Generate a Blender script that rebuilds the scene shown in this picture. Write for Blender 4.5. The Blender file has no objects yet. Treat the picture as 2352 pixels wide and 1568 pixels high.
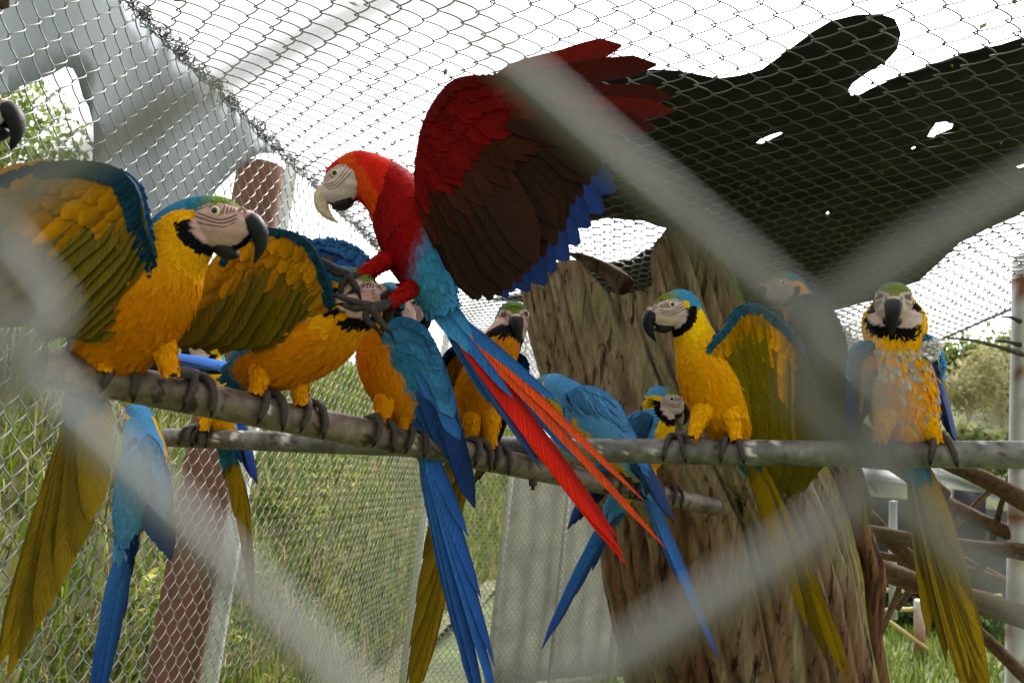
import bpy, math, random
import numpy as np
from mathutils import Vector, noise as mnoise
from mathutils.geometry import delaunay_2d_cdt

random.seed(7)
rng = np.random.default_rng(7)
S = bpy.context.scene
COL = S.collection
rad = math.radians

# ------------------------------------------------------------------ camera
CAM = np.array([0.0, 0.0, 1.5])
PITCH, ROLL = rad(9.0), rad(6.6)
LENS = 28.0
_F = np.array([0, math.cos(PITCH), math.sin(PITCH)])
_R0 = np.array([1.0, 0, 0])
_U0 = np.array([0, -math.sin(PITCH), math.cos(PITCH)])
_R = math.cos(ROLL) * _R0 + math.sin(ROLL) * _U0
_U = -math.sin(ROLL) * _R0 + math.cos(ROLL) * _U0
FPX = LENS / 36.0 * 2352.0
cam_d = bpy.data.cameras.new('camera')
cam = bpy.data.objects.new('camera', cam_d)
COL.objects.link(cam)
from mathutils import Matrix
M = Matrix.Identity(4)
for i in range(3):
    M[i][0], M[i][1], M[i][2], M[i][3] = _R[i], _U[i], -_F[i], CAM[i]
cam.matrix_world = M
cam_d.lens = LENS
cam_d.sensor_width = 36.0
cam_d.clip_start = 0.01
cam_d.clip_end = 800
cam_d.dof.use_dof = True
cam_d.dof.focus_distance = 1.6
cam_d.dof.aperture_fstop = 7.0
S.camera = cam

# ------------------------------------------------------------------ sky, sun, exposure
world = bpy.data.worlds.new('World')
S.world = world
world.use_nodes = True
nt = world.node_tree
nt.nodes.clear()
SUN_EL, SUN_AZ = rad(50), rad(28)      # overcast: the sun is a broad glow high up ahead, to the right
sky = nt.nodes.new('ShaderNodeTexSky')
sky.sky_type = 'NISHITA'
sky.sun_disc = False
sky.sun_elevation = SUN_EL
sky.sun_rotation = SUN_AZ
sky.air_density = 1.0
sky.dust_density = 6.0
hsv = nt.nodes.new('ShaderNodeHueSaturation')
hsv.inputs['Saturation'].default_value = 0.05
bg = nt.nodes.new('ShaderNodeBackground')
bg.inputs['Strength'].default_value = 0.15
wo = nt.nodes.new('ShaderNodeOutputWorld')
nt.links.new(sky.outputs[0], hsv.inputs['Color'])
nt.links.new(hsv.outputs[0], bg.inputs['Color'])
nt.links.new(bg.outputs[0], wo.inputs[0])
sun_d = bpy.data.lights.new('sun', 'SUN')
sun_d.energy = 1.3
sun_d.angle = rad(16)
sun_d.color = (1, 0.96, 0.9)
sun = bpy.data.objects.new('sun', sun_d)
COL.objects.link(sun)
sdir = Vector((math.sin(SUN_AZ) * math.cos(SUN_EL), math.cos(SUN_AZ) * math.cos(SUN_EL), math.sin(SUN_EL)))
sun.rotation_euler = sdir.to_track_quat('Z', 'Y').to_euler()
sun.location = (0, 0, 20)
S.view_settings.view_transform = 'Standard'
S.view_settings.look = 'None'
S.view_settings.exposure = 1.42
S.view_settings.gamma = 1
S.cycles.use_denoising = True
S.cycles.max_bounces = 6
S.cycles.diffuse_bounces = 3
S.cycles.glossy_bounces = 2
S.cycles.transparent_max_bounces = 6

# ------------------------------------------------------------------ helpers
def W(x, y, d):
    """point seen at pixel (x, y) of a 2352 px wide frame, d metres along the view axis"""
    return CAM + d * _F + ((x - 1176) / FPX * d) * _R - ((y - 784) / FPX * d) * _U

def C(r, u, f):
    v = r * _R + u * _U + f * _F
    return v / np.linalg.norm(v)

def nz(v):
    v = np.asarray(v, float)
    return v / (np.linalg.norm(v, axis=-1, keepdims=True) + 1e-12)

def lin(h, k=1.0):
    h = h.lstrip('#')
    o = []
    for i in (0, 2, 4):
        c = int(h[i:i + 2], 16) / 255
        o.append((c / 12.92 if c <= 0.04045 else ((c + 0.055) / 1.055) ** 2.4) * k)
    return np.array(o)

def cr(pts, n):
    """Catmull-Rom through pts sampled at n points"""
    P = np.asarray(pts, float)
    if len(P) == 2:
        t = np.linspace(0, 1, n)[:, None]
        return P[0] * (1 - t) + P[1] * t
    P = np.vstack([2 * P[0] - P[1], P, 2 * P[-1] - P[-2]])
    m = len(P) - 3
    t = np.linspace(0, m - 1e-9, n)
    i = t.astype(int)
    f = (t - i)[:, None]
    a, b, c, d = P[i], P[i + 1], P[i + 2], P[i + 3]
    return 0.5 * ((2 * b) + (-a + c) * f + (2 * a - 5 * b + 4 * c - d) * f ** 2 + (-a + 3 * b - 3 * c + d) * f ** 3)

ROOTLOC = {}

def new_obj(name, data, parent=None):
    o = bpy.data.objects.new(name, data)
    COL.objects.link(o)
    if parent is not None:
        o.parent = parent
        ROOTLOC[o] = ROOTLOC.get(parent, np.zeros(3))
    return o

def tag(o, label, cat, group=None, kind=None):
    o['label'] = label
    o['category'] = cat
    if group:
        o['group'] = group
    if kind:
        o['kind'] = kind
    return o

def thing(name, label, cat, loc, group=None):
    o = bpy.data.objects.new(name, None)
    COL.objects.link(o)
    o.location = tuple(loc)
    o.empty_display_size = 0.05
    ROOTLOC[o] = np.array(loc, float)
    return tag(o, label, cat, group)

class MB:
    """collects triangles / quads with per-vertex colours, becomes one mesh"""
    def __init__(s):
        s.v, s.q, s.t, s.c, s.n = [], [], [], [], 0
    def add(s, v, q=None, t=None, c=None):
        v = np.asarray(v, float).reshape(-1, 3)
        if q is not None and len(q):
            s.q.append(np.asarray(q, int).reshape(-1, 4) + s.n)
        if t is not None and len(t):
            s.t.append(np.asarray(t, int).reshape(-1, 3) + s.n)
        if c is None:
            c = np.ones((len(v), 3))
        c = np.asarray(c, float)
        if c.ndim == 1:
            c = np.tile(c, (len(v), 1))
        if c.shape[1] == 3:
            c = np.hstack([c, np.zeros((len(c), 1))])
        s.c.append(c)
        s.v.append(v)
        s.n += len(v)
        return s
    def build(s, name, mat, parent=None, smooth=True, kind=None):
        v = np.vstack(s.v)
        c = np.vstack(s.c)
        if parent is not None:
            v = v - ROOTLOC.get(parent, np.zeros(3))
        q = np.vstack(s.q) if s.q else np.zeros((0, 4), int)
        t = np.vstack(s.t) if s.t else np.zeros((0, 3), int)
        me = bpy.data.meshes.new(name)
        nq, ntr = len(q), len(t)
        me.vertices.add(len(v))
        me.vertices.foreach_set('co', v.astype(np.float32).ravel())
        me.loops.add(nq * 4 + ntr * 3)
        me.loops.foreach_set('vertex_index', np.concatenate([q.ravel(), t.ravel()]).astype(np.int32))
        me.polygons.add(nq + ntr)
        st = np.concatenate([np.arange(nq) * 4, nq * 4 + np.arange(ntr) * 3]).astype(np.int32)
        me.polygons.foreach_set('loop_start', st)
        me.update(calc_edges=True)
        if smooth:
            me.polygons.foreach_set('use_smooth', np.ones(nq + ntr, bool))
        a = me.color_attributes.new('Col', 'FLOAT_COLOR', 'POINT')
        a.data.foreach_set('color', c.astype(np.float32).ravel())
        if mat:
            me.materials.append(mat)
        me.update()
        o = new_obj(name, me, parent)
        if kind:
            o['kind'] = kind
        return o

def grid_quads(nu, nv, wrap=False):
    """nu rows of nv verts"""
    i, j = np.meshgrid(np.arange(nu - 1), np.arange(nv if wrap else nv - 1), indexing='ij')
    j2 = (j + 1) % nv
    return np.stack([i * nv + j, i * nv + j2, (i + 1) * nv + j2, (i + 1) * nv + j], -1).reshape(-1, 4)

def tube(mb, pts, r, sides=8, col=None, cap=True):
    P = np.asarray(pts, float)
    n = len(P)
    r = np.broadcast_to(np.asarray(r, float), (n,))
    T = nz(np.gradient(P, axis=0))
    a = np.array([0, 0, 1.0]) if abs(T[0][2]) < 0.9 else np.array([1.0, 0, 0])
    N = nz(np.cross(T[0], a))
    ring = []
    ang = np.linspace(0, 2 * math.pi, sides, endpoint=False)
    for k in range(n):
        N = nz(N - T[k] * np.dot(N, T[k]))
        B = np.cross(T[k], N)
        ring.append(P[k] + r[k] * (np.cos(ang)[:, None] * N + np.sin(ang)[:, None] * B))
    V = np.vstack(ring)
    q = grid_quads(n, sides, True)
    t = []
    if cap:
        V = np.vstack([V, P[0], P[-1]])
        b0, b1 = n * sides, n * sides + 1
        for j in range(sides):
            t.append((b0, (j + 1) % sides, j))
            t.append((b1, (n - 1) * sides + j, (n - 1) * sides + (j + 1) % sides))
    cc = None
    if col is not None:
        col = np.asarray(col, float)
        if col.ndim == 1:
            cc = np.tile(col, (len(V), 1))
        else:
            cc = np.repeat(col, sides, axis=0)
            if cap:
                cc = np.vstack([cc, col[0], col[-1]])
    mb.add(V, q, t, cc)

def box(mb, c, ax, ay, az, hx, hy, hz, col=None):
    V = []
    for sx in (-1, 1):
        for sy in (-1, 1):
            for sz in (-1, 1):
                V.append(np.asarray(c) + sx * hx * ax + sy * hy * ay + sz * hz * az)
    q = [(0, 1, 3, 2), (4, 6, 7, 5), (0, 4, 5, 1), (2, 3, 7, 6), (0, 2, 6, 4), (1, 5, 7, 3)]
    mb.add(V, q, None, col)

# ------------------------------------------------------------------ materials
def mat(name, col=(0.5, 0.5, 0.5), rough=0.6, metal=0.0, attr=False, var=0.15, scale=20.0, stretch=(1, 1, 1), bump=0.0,
        col2=None, spec=0.5, transl=0.0, sheen=0.0, detail=6.0):
    m = bpy.data.materials.new(name)
    m.use_nodes = True
    n = m.node_tree.nodes
    l = m.node_tree.links
    b = n['Principled BSDF']
    out = n['Material Output']
    b.inputs['Roughness'].default_value = rough
    b.inputs['Metallic'].default_value = metal
    b.inputs['Specular IOR Level'].default_value = spec
    if sheen:
        b.inputs['Sheen Weight'].default_value = sheen
    tc = n.new('ShaderNodeTexCoord')
    mp = n.new('ShaderNodeMapping')
    mp.inputs['Scale'].default_value = stretch
    l.new(tc.outputs['Object'], mp.inputs[0])
    nz_ = n.new('ShaderNodeTexNoise')
    nz_.inputs['Scale'].default_value = scale
    nz_.inputs['Detail'].default_value = detail
    nz_.inputs['Roughness'].default_value = 0.65
    l.new(mp.outputs[0], nz_.inputs['Vector'])
    mx = n.new('ShaderNodeMix')
    mx.data_type = 'RGBA'
    rmp = n.new('ShaderNodeMapRange')
    rmp.inputs[1].default_value = 0.3
    rmp.inputs[2].default_value = 0.7
    l.new(nz_.outputs['Fac'], rmp.inputs[0])
    l.new(rmp.outputs[0], mx.inputs[0])
    if attr:
        at = n.new('ShaderNodeVertexColor')
        at.layer_name = 'Col'
        g1 = n.new('ShaderNodeMix'); g1.data_type = 'RGBA'; g1.blend_type = 'MULTIPLY'; g1.inputs[0].default_value = 1
        g1.inputs[7].default_value = (1 - var, 1 - var, 1 - var, 1)
        g2 = n.new('ShaderNodeMix'); g2.data_type = 'RGBA'; g2.blend_type = 'MULTIPLY'; g2.inputs[0].default_value = 1
        g2.inputs[7].default_value = (1 + var, 1 + var, 1 + var, 1)
        l.new(at.outputs[0], g1.inputs[6]); l.new(at.outputs[0], g2.inputs[6])
        l.new(g1.outputs[2], mx.inputs[6]); l.new(g2.outputs[2], mx.inputs[7])
    else:
        c = np.array(col)
        c2 = np.array(col2) if col2 is not None else c * (1 + var)
        c1 = c if col2 is not None else c * (1 - var)
        mx.inputs[6].default_value = (*c1, 1)
        mx.inputs[7].default_value = (*c2, 1)
    l.new(mx.outputs[2], b.inputs['Base Color'])
    if bump:
        bp = n.new('ShaderNodeBump')
        bp.inputs['Strength'].default_value = bump
        bp.inputs['Distance'].default_value = 0.01
        l.new(nz_.outputs['Fac'], bp.inputs['Height'])
        l.new(bp.outputs[0], b.inputs['Normal'])
    if transl:
        tr = n.new('ShaderNodeBsdfTranslucent')
        l.new(mx.outputs[2], tr.inputs['Color'])
        ms = n.new('ShaderNodeMixShader')
        ms.inputs[0].default_value = transl
        l.new(b.outputs[0], ms.inputs[1]); l.new(tr.outputs[0], ms.inputs[2])
        l.new(ms.outputs[0], out.inputs[0])
    return m

M_FEATHER = mat('plumage', attr=True, rough=0.62, var=0.14, scale=120, spec=0.04, transl=0.04)
M_FLIGHT = mat('flight_feather', attr=True, rough=0.5, var=0.14, scale=60, spec=0.10, transl=0.14)
def add_barbs(m, lo, hi):
    n, l = m.node_tree.nodes, m.node_tree.links
    bs = n['Principled BSDF']
    mx = bs.inputs['Base Color'].links[0].from_node
    at = next(q for q in n if q.type == 'VERTEX_COLOR')
    t = n.new('ShaderNodeTexNoise'); t.noise_dimensions = '1D'; t.inputs['Scale'].default_value = 1.0; t.inputs['Detail'].default_value = 3
    l.new(at.outputs['Alpha'], t.inputs['W'])
    r = n.new('ShaderNodeMapRange'); r.inputs[1].default_value = .3; r.inputs[2].default_value = .7; r.inputs[3].default_value = lo; r.inputs[4].default_value = hi
    l.new(t.outputs['Fac'], r.inputs[0])
    mu = n.new('ShaderNodeVectorMath'); mu.operation = 'SCALE'
    tgt = [k.to_socket for k in mx.outputs[2].links]
    l.new(mx.outputs[2], mu.inputs[0]); l.new(r.outputs[0], mu.inputs['Scale'])
    for k in tgt:
        l.new(mu.outputs[0], k)
add_barbs(M_FLIGHT, .62, 1.28)
add_barbs(M_FEATHER, .78, 1.18)
M_BEAK = mat('beak_horn', attr=True, rough=0.5, var=0.3, scale=130, spec=0.22, bump=0.15)
M_EYE = mat('eye', attr=True, rough=0.12, var=0.0, spec=0.6)
M_FOOT = mat('foot_skin', attr=True, rough=0.65, var=0.35, scale=260, bump=0.5)
M_WIRE = mat('galvanised_wire', (0.30, 0.30, 0.28), rough=0.42, metal=0.35, var=0.35, scale=30, spec=0.5)
M_WIRE_ROOF = mat('weathered_shaded_wire', (0.14, 0.14, 0.13), rough=0.5, metal=0.3, var=0.4, scale=18)  # darkened further: shade under the tarp put into the wire colour
M_WIRE_NEAR = mat('near_wire', (0.17, 0.17, 0.15), rough=0.6, metal=0.0, var=0.3, scale=90)
M_PIPE = mat('weathered_pipe', attr=True, rough=0.48, metal=0.25, var=0.45, scale=55, bump=0.25)
M_STUMP = mat('dead_wood', attr=True, rough=0.9, var=0.45, scale=60, stretch=(1, 1, 0.10), bump=0.8, spec=0.12, detail=9)
def add_cracks(m, scale, stretch, lo, hi, dark):
    n, l = m.node_tree.nodes, m.node_tree.links
    bs = n['Principled BSDF']
    src = bs.inputs['Base Color'].links[0].from_socket
    tc = n.new('ShaderNodeTexCoord'); mp = n.new('ShaderNodeMapping'); mp.inputs['Scale'].default_value = stretch
    l.new(tc.outputs['Object'], mp.inputs[0])
    t = n.new('ShaderNodeTexNoise'); t.inputs['Scale'].default_value = scale; t.inputs['Detail'].default_value = 8; t.inputs['Roughness'].default_value = .7
    l.new(mp.outputs[0], t.inputs['Vector'])
    r = n.new('ShaderNodeMapRange'); r.inputs[1].default_value = lo; r.inputs[2].default_value = hi
    l.new(t.outputs['Fac'], r.inputs[0])
    mx = n.new('ShaderNodeMix'); mx.data_type = 'RGBA'; mx.inputs[7].default_value = (*dark, 1)
    l.new(r.outputs[0], mx.inputs[0]); l.new(src, mx.inputs[6]); l.new(mx.outputs[2], bs.inputs['Base Color'])
    bp = n.new('ShaderNodeBump'); bp.invert = True; bp.inputs['Strength'].default_value = .9; bp.inputs['Distance'].default_value = .02
    l.new(r.outputs[0], bp.inputs['Height'])
    if bs.inputs['Normal'].links:
        l.new(bs.inputs['Normal'].links[0].from_socket, bp.inputs['Normal'])
    l.new(bp.outputs[0], bs.inputs['Normal'])
add_cracks(M_STUMP, 30, (1, 1, 0.05), .57, .68, (.022, .014, .009))
add_cracks(M_STUMP, 70, (1, 1, 0.25), .62, .72, (.30, .27, .22))
M_BRANCH = mat('dead_branch', attr=True, rough=0.88, var=0.5, scale=60, bump=0.7, spec=0.15)
M_TARP = mat('black_tarp', (0.025, 0.023, 0.026), rough=0.7, var=0.6, scale=9, bump=.6, spec=0.15, transl=0.03)
M_CLOTH = mat('pale_cloth', (0.50, 0.50, 0.44), rough=0.8, var=0.2, scale=5, transl=0.6)
M_SHEET = mat('grey_plastic_sheet', (0.34, 0.38, 0.40), rough=0.6, var=0.16, scale=5, stretch=(1, 1, .25), transl=0.40, spec=.2)
M_TIMBER = mat('timber_post', attr=True, rough=0.85, var=0.3, scale=26, stretch=(1, 1, 0.1), bump=0.5)
M_WHITE = mat('white_painted_metal', attr=True, rough=0.5, var=0.12, scale=16)
M_GRASS = mat('grass', attr=True, rough=0.7, var=0.2, scale=5, transl=0.3, spec=0.2)
M_LEAF = mat('leaves', attr=True, rough=0.65, var=0.2, scale=4, transl=0.3, spec=0.2)
M_SOIL = mat('soil_bank', (0.10, 0.10, 0.04), rough=0.95, var=0.5, scale=6, bump=0.5)
M_LAWN = mat('lawn', (0.085, 0.11, 0.03), rough=0.95, var=0.4, scale=1.4, bump=0.3)
M_HILL = mat('wooded_hill', (0.14, 0.15, 0.07), rough=0.95, var=0.5, scale=0.4)
M_STONE = mat('pale_stone', attr=True, rough=0.85, var=0.3, scale=14, bump=0.5)
M_PAINT = mat('painted_board', attr=True, rough=0.7, var=0.12, scale=8)

# ------------------------------------------------------------------ the setting: ground, hill, bank
def sheet(name, X, Y, Z, m, kind='structure'):
    mb = MB()
    V = np.stack([X, Y, Z], -1).reshape(-1, 3)
    mb.add(V, grid_quads(X.shape[0], X.shape[1]))
    return mb.build(name, m, kind=kind)

gx, gy = np.meshgrid(np.linspace(-300, 300, 61), np.linspace(-200, 500, 71), indexing='ij')
gz = 0.02 * np.sin(gx * 0.3) * np.cos(gy * 0.27)
g = sheet('ground', gx, gy, gz, M_LAWN)
tag(g, 'grassy ground spreading below and beyond the aviary', 'ground', kind='structure')
hx, hy = np.meshgrid(np.linspace(8, 140, 50), np.linspace(34, 150, 40), indexing='ij')
hz = 24.0 * (1 - np.exp(-((hy - 34) / 34.0) ** 1.3)) * np.clip((hx - 8) / 14, 0, 1) + 0.5 * np.sin(hx * 0.21) * np.sin(hy * 0.17) - 0.4
h = sheet('hill', hx, hy, hz, M_HILL)
tag(h, 'low wooded hillside rising beyond the lawn at the right', 'hill', kind='structure')

# corridor axes of the aviary: v runs away along the side fence, nl points out through it
_vp = ((1406 - 1176) / FPX) * _R - ((1170 - 784) / FPX) * _U + _F
AV = nz(np.array([_vp[0], _vp[1], 0]))
NL = np.array([-AV[1], AV[0], 0])
HFEN = 1.15
ROOF = 0.91 + CAM[2]
def FP(s, z, off=0.0):
    """point on the side fence: s metres along, world height z, off metres outside"""
    return np.array([CAM[0], CAM[1], 0]) + (HFEN + off) * NL + s * AV + np.array([0, 0, z])
def RP(s, w, dz=0.0):
    """point on the roof: s metres along, w metres right of the side fence"""
    return np.array([CAM[0], CAM[1], 0]) + (HFEN - w) * NL + s * AV + np.array([0, 0, ROOF + dz])
def to_plane(px, py, p0, n):
    d = W(px, py, 1.0) - CAM
    return CAM + d * (np.dot(p0 - CAM, n) / np.dot(d, n))

# grassy bank outside the side fence
ss, oo = np.meshgrid(np.linspace(-2, 26, 80), np.linspace(0.12, 6.0, 26), indexing='ij')
def bank_z(s, o):
    top = 1.62 + 0.07 * s
    e = np.clip((o - 0.25) / 1.7, 0, 1)
    return 0.05 + (top - 0.05) * (e * e * (3 - 2 * e)) ** 0.8 + 0.06 * np.sin(s * 2.1) + 0.05 * np.sin(o * 3 + s)
bz = bank_z(ss, oo)
bx = CAM[0] + (HFEN + oo) * NL[0] + ss * AV[0]
by = CAM[1] + (HFEN + oo) * NL[1] + ss * AV[1]
b = sheet('grass_bank', bx, by, bz, M_SOIL)
tag(b, 'earth bank rising just outside the left side fence', 'bank', kind='structure')

def blades(n, s_rng, o_rng, hmin, hmax, wid, dry):
    mb = MB()
    s = rng.uniform(0, 1, n) ** 1.4 * (s_rng[1] - s_rng[0]) + s_rng[0]
    o = rng.uniform(*o_rng, n)
    z = bank_z(s, o)
    root = np.array([CAM[0], CAM[1], 0]) + (HFEN + o)[:, None] * NL + s[:, None] * AV + np.stack([0 * z, 0 * z, z - 0.02], -1)
    hgt = rng.uniform(hmin, hmax, n)
    az = rng.uniform(0, 2 * math.pi, n)
    lean = np.stack([np.cos(az), np.sin(az), 0 * az], -1)
    side = np.stack([-np.sin(az), np.cos(az), 0 * az], -1)
    k = rng.uniform(0.25, 1.0, n)
    up = np.array([0, 0, 1.0])
    mid = root + up * (hgt * 0.6)[:, None] + lean * (hgt * 0.25 * k)[:, None]
    tip = root + up * (hgt * (0.95 - 0.35 * k))[:, None] + lean * (hgt * 0.75 * k)[:, None]
    w = (wid * rng.uniform(0.6, 1.4, n) * (1 + 0.12 * s))[:, None] * side
    V = np.stack([root - w, root + w, mid - w * 0.8, mid + w * 0.8, tip], 1)
    idx = np.arange(n)[:, None] * 5
    q = idx + np.array([[0, 1, 3, 2]])
    t = idx + np.array([[2, 3, 4]])
    g1, g2, g3 = lin('#55701f'), lin('#87952f'), lin('#ada063')
    m = rng.uniform(0, 1, n)
    c = np.where((m < dry)[:, None], g3, np.where((m < 0.55 + dry * 0.4)[:, None], g1, g2))
    c = c * rng.uniform(0.6, 1.25, n)[:, None]
    mb.add(V.reshape(-1, 3), q, t, np.repeat(c, 5, axis=0))
    return mb
gb = blades(52000, (0.2, 20), (0.3, 3.2), 0.12, 0.42, 0.0035, 0.22).build('long_grass', M_GRASS, smooth=False)
tag(gb, 'long yellow green grass on the bank behind the left fence', 'grass', kind='stuff')
mb = MB()
for i in range(230):
    s = rng.uniform(0.3, 7); o = rng.uniform(0.25, 1.9)
    p = FP(s, float(bank_z(np.array(s), np.array(o))), o)
    d = nz(rng.normal(0, 1, 3) + np.array([0, 0, 0.9]))
    L = rng.uniform(0.2, 0.6)
    pts = [p + d * L * t + rng.normal(0, 0.012, 3) for t in np.linspace(0, 1, 6)]
    tube(mb, pts, np.linspace(0.006, 0.002, 6), 5, lin('#b79d78') * rng.uniform(0.4, 1.1))
tw = mb.build('dry_twigs', M_BRANCH)
tag(tw, 'dry brown twigs tangled in the grass behind the left fence', 'twigs', kind='stuff')

# ------------------------------------------------------------------ chain link
def chain(mb, org, u, v, n, W_, H_, i0, i1, v0, v1, r, per=10, sides=5, k=0.93, depth=1.7, over=1.08, warp=None, jit=0.0012, slip=0.0):
    """interlocked zig-zag wires i0..i1 running along v"""
    nw = i1 - i0
    A = W_ / 4 * over
    npt = max(2, int((v1 - v0) / H_ * per) + 1)
    vv = np.linspace(v0, v1, npt)
    ii = np.arange(i0, i1)
    ph = 2 * math.pi * vv[None, :] / H_ + ii[:, None] * math.pi + slip * np.where(ii[:, None] % 2 == 0, 1, -1)
    x = A * np.arcsin(k * np.sin(ph)) / math.asin(k)
    dpt = r * depth * np.cos(ph)
    uu = (ii[:, None] + 0.5) * W_ / 2 + x + jit * np.sin(ii[:, None] * 7.3 + vv[None, :] * 9) + jit * np.sin(ii[:, None] * 0.37 + vv[None, :] * 3.1)
    V2 = np.broadcast_to(vv[None, :], uu.shape)
    if warp is not None:
        dpt = dpt + warp(uu, V2)
    P = org + uu[..., None] * u + V2[..., None] * v + dpt[..., None] * n
    T = nz(np.gradient(P, axis=1))
    B = nz(np.cross(T, n))
    N2 = np.cross(B, T)
    a = np.linspace(0, 2 * math.pi, sides, endpoint=False)
    R = P[:, :, None, :] + r * (np.cos(a)[None, None, :, None] * N2[:, :, None, :] + np.sin(a)[None, None, :, None] * B[:, :, None, :])
    q = grid_quads(npt, sides, True)
    Q = (np.arange(nw)[:, None, None] * (npt * sides) + q[None]).reshape(-1, 4)
    mb.add(R.reshape(-1, 3), Q)

UP = np.array([0, 0, 1.0])
DW = 0.060
# side fence
FW, FH = 0.057, 0.066
RW, RH = 0.076, 0.082
FZ0 = 0.05
sf = thing('chain_link_fence', 'grey chain link side fence running back along the left', 'fence', FP(3.0, 0))
mb = MB()
org = np.array([CAM[0], CAM[1], 0]) + HFEN * NL
wv = lambda uu, vv: 0.010 * np.sin(uu * 2.3 + 0.5) * np.sin(vv * 2.6) 
chain(mb, org, AV, UP, -NL, FW, FH, 38, 112, 0.75, ROOF, 0.0016, 12, 6, k=0.90, depth=2.0, over=1.16, warp=wv, jit=0.0022)
chain(mb, org, AV, UP, -NL, FW, FH, 112, 178, 0.2, ROOF, 0.0016, 8, 4, k=0.90, depth=2.0, over=1.16, warp=wv, jit=0.0022)
S2 = 178.5 * FW / 2
A2 = FP(S2, 0.0)
E2 = W(1432, 1300, 6.2); E2[2] = 0
D2 = nz(E2 - A2); L2 = np.linalg.norm(E2 - A2)
N2_ = np.array([-D2[1], D2[0], 0])
chain(mb, A2, D2, UP, -N2_, FW * .85, FH * .8, 0, int(L2 / (FW * .85 / 2)), 0.0, ROOF, 0.0024, 8, 4, k=0.90, depth=2.0, over=1.16, warp=lambda uu, vv: 0.02 * np.sin(uu * 3) * np.sin(vv * 2.2))
mb.build('wire_mesh', M_WIRE, sf, kind='stuff')
for s in (2.48, S2 + .02):
    mb = MB()
    z0, z1 = 0.0, ROOF + 0.02
    c = FP(s, (z0 + z1) / 2, 0.035)
    box(mb, c, AV, NL, UP, 0.021, 0.021, (z1 - z0) / 2, lin('#d8dad3'))
    mb.build('post', M_WHITE, sf, smooth=False)
for f_, w_ in ((.36, .010), (.66, .012), (1.0, .02)):
    mb = MB()
    p = A2 + D2 * L2 * f_ + N2_ * .03
    box(mb, p + UP * ROOF / 2, D2, N2_, UP, w_, w_, ROOF / 2, lin('#cfd0c6'))
    mb.build('post', M_WHITE, sf, smooth=False)
# pale shade cloth hung behind the far run
mb = MB()
cu, cvv = np.meshgrid(np.linspace(.37, 1.04, 50), np.linspace(0.02, 1.62, 14), indexing='ij')
Pc = A2 + cu[..., None] * L2 * D2 + cvv[..., None] * UP + (.10 + .015 * np.sin(cu * 60) * (1 - cvv / 3))[..., None] * N2_
mb.add(Pc.reshape(-1, 3), grid_quads(50, 14))
cl = mb.build('shade_cloth', M_CLOTH)
cl.modifiers.new('thickness', 'SOLIDIFY').thickness = .002
tag(cl, 'pale grey shade cloth hung behind the far part of the side fence', 'cloth')

# roof
rf = thing('aviary_roof', 'sagging wire mesh roof stretched over the whole aviary', 'roof', RP(3.0, 1.3))
mb = MB()
org = np.array([CAM[0], CAM[1], 0]) + HFEN * NL + ROOF * UP
sag = lambda uu, vv: -0.055 * np.sin(np.clip(uu / 2.75, 0, 1) * math.pi) * (0.75 + 0.25 * np.sin(vv * 1.9)) 
chain(mb, org, -NL, AV, UP, RW, RH, 0, 73, 0.55, 2.3, 0.0016, 18, 6, k=0.86, depth=2.6, over=1.2, warp=sag, jit=0.0045)
chain(mb, org, -NL, AV, UP, RW, RH, 0, 73, 2.3, 7.0, 0.0025, 12, 4, k=0.86, depth=2.6, over=1.2, warp=sag, jit=0.0045)
chain(mb, org, -NL, AV, UP, RW, RH, 0, 73, 7.0, 13.0, 0.0028, 8, 3, k=0.86, depth=2.6, over=1.2, warp=sag, jit=0.0045)
mb.build('wire_mesh', M_WIRE_ROOF, rf, kind='stuff')
# laced seam between roof and side fence
mb = MB()
for j in range(4):
    s = np.linspace(0.9, S2, 420)
    ph = s * (38 + 9 * j) + j * 1.7
    rr = 0.010 + 0.006 * np.sin(s * 11 + j)
    pts = np.array([RP(a, 0.012 + b * math.cos(p), -0.006 + b * math.sin(p)) for a, b, p in zip(s, rr, ph)])
    tube(mb, pts, 0.0016, 4)
for i in range(900):
    s = 0.95 + 4.1 * rng.uniform() ** 1.3
    c = RP(s, 0.012, -0.004) + rng.normal(0, 0.008, 3)
    a = rng.uniform(0, 6.28); d1 = nz(rng.normal(0, 1, 3)); d2 = nz(np.cross(d1, rng.normal(0, 1, 3)))
    rr = rng.uniform(0.006, 0.016)
    pts = [c + rr * (math.cos(t) * d1 + math.sin(t) * d2) + 0.010 * t / 4 * nz(rng.normal(0, 1, 3)) * 0.4 for t in np.linspace(a, a + rng.uniform(2.5, 5.5), 8)]
    tube(mb, pts, 0.0013, 3)
mb.build('laced_seam', M_WIRE_ROOF, rf, kind='stuff')
mb = MB()
tube(mb, [RP(s, 2.745, -0.004) for s in np.linspace(0.6, 12, 24)], 0.006, 8)
mb.build('edge_cable', M_WIRE_ROOF, rf)
mb = MB()
if 0: tube(mb, [RP(1.62, w, 0.012 - 0.05 * math.sin(max(0, min(1, w / 2.75)) * math.pi)) for w in np.linspace(0, 2.75, 14)], 0.0022, 6)

# the fence right in front of the lens
nf = thing('chain_link_fence', 'blurred chain link fence wires right in front of the lens', 'fence', (0, 0.06, 0))
mb = MB()
DN = 0.0575
knot = W(2003, 918, DN)                  # one knot of the mesh as seen
un = np.array([1.0, 0, 0])
vn = UP
nn = np.cross(un, vn)
HN = 0.0685
i_k = 41
NW = 0.0632
org = knot - un * (i_k * NW / 2) 
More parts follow.
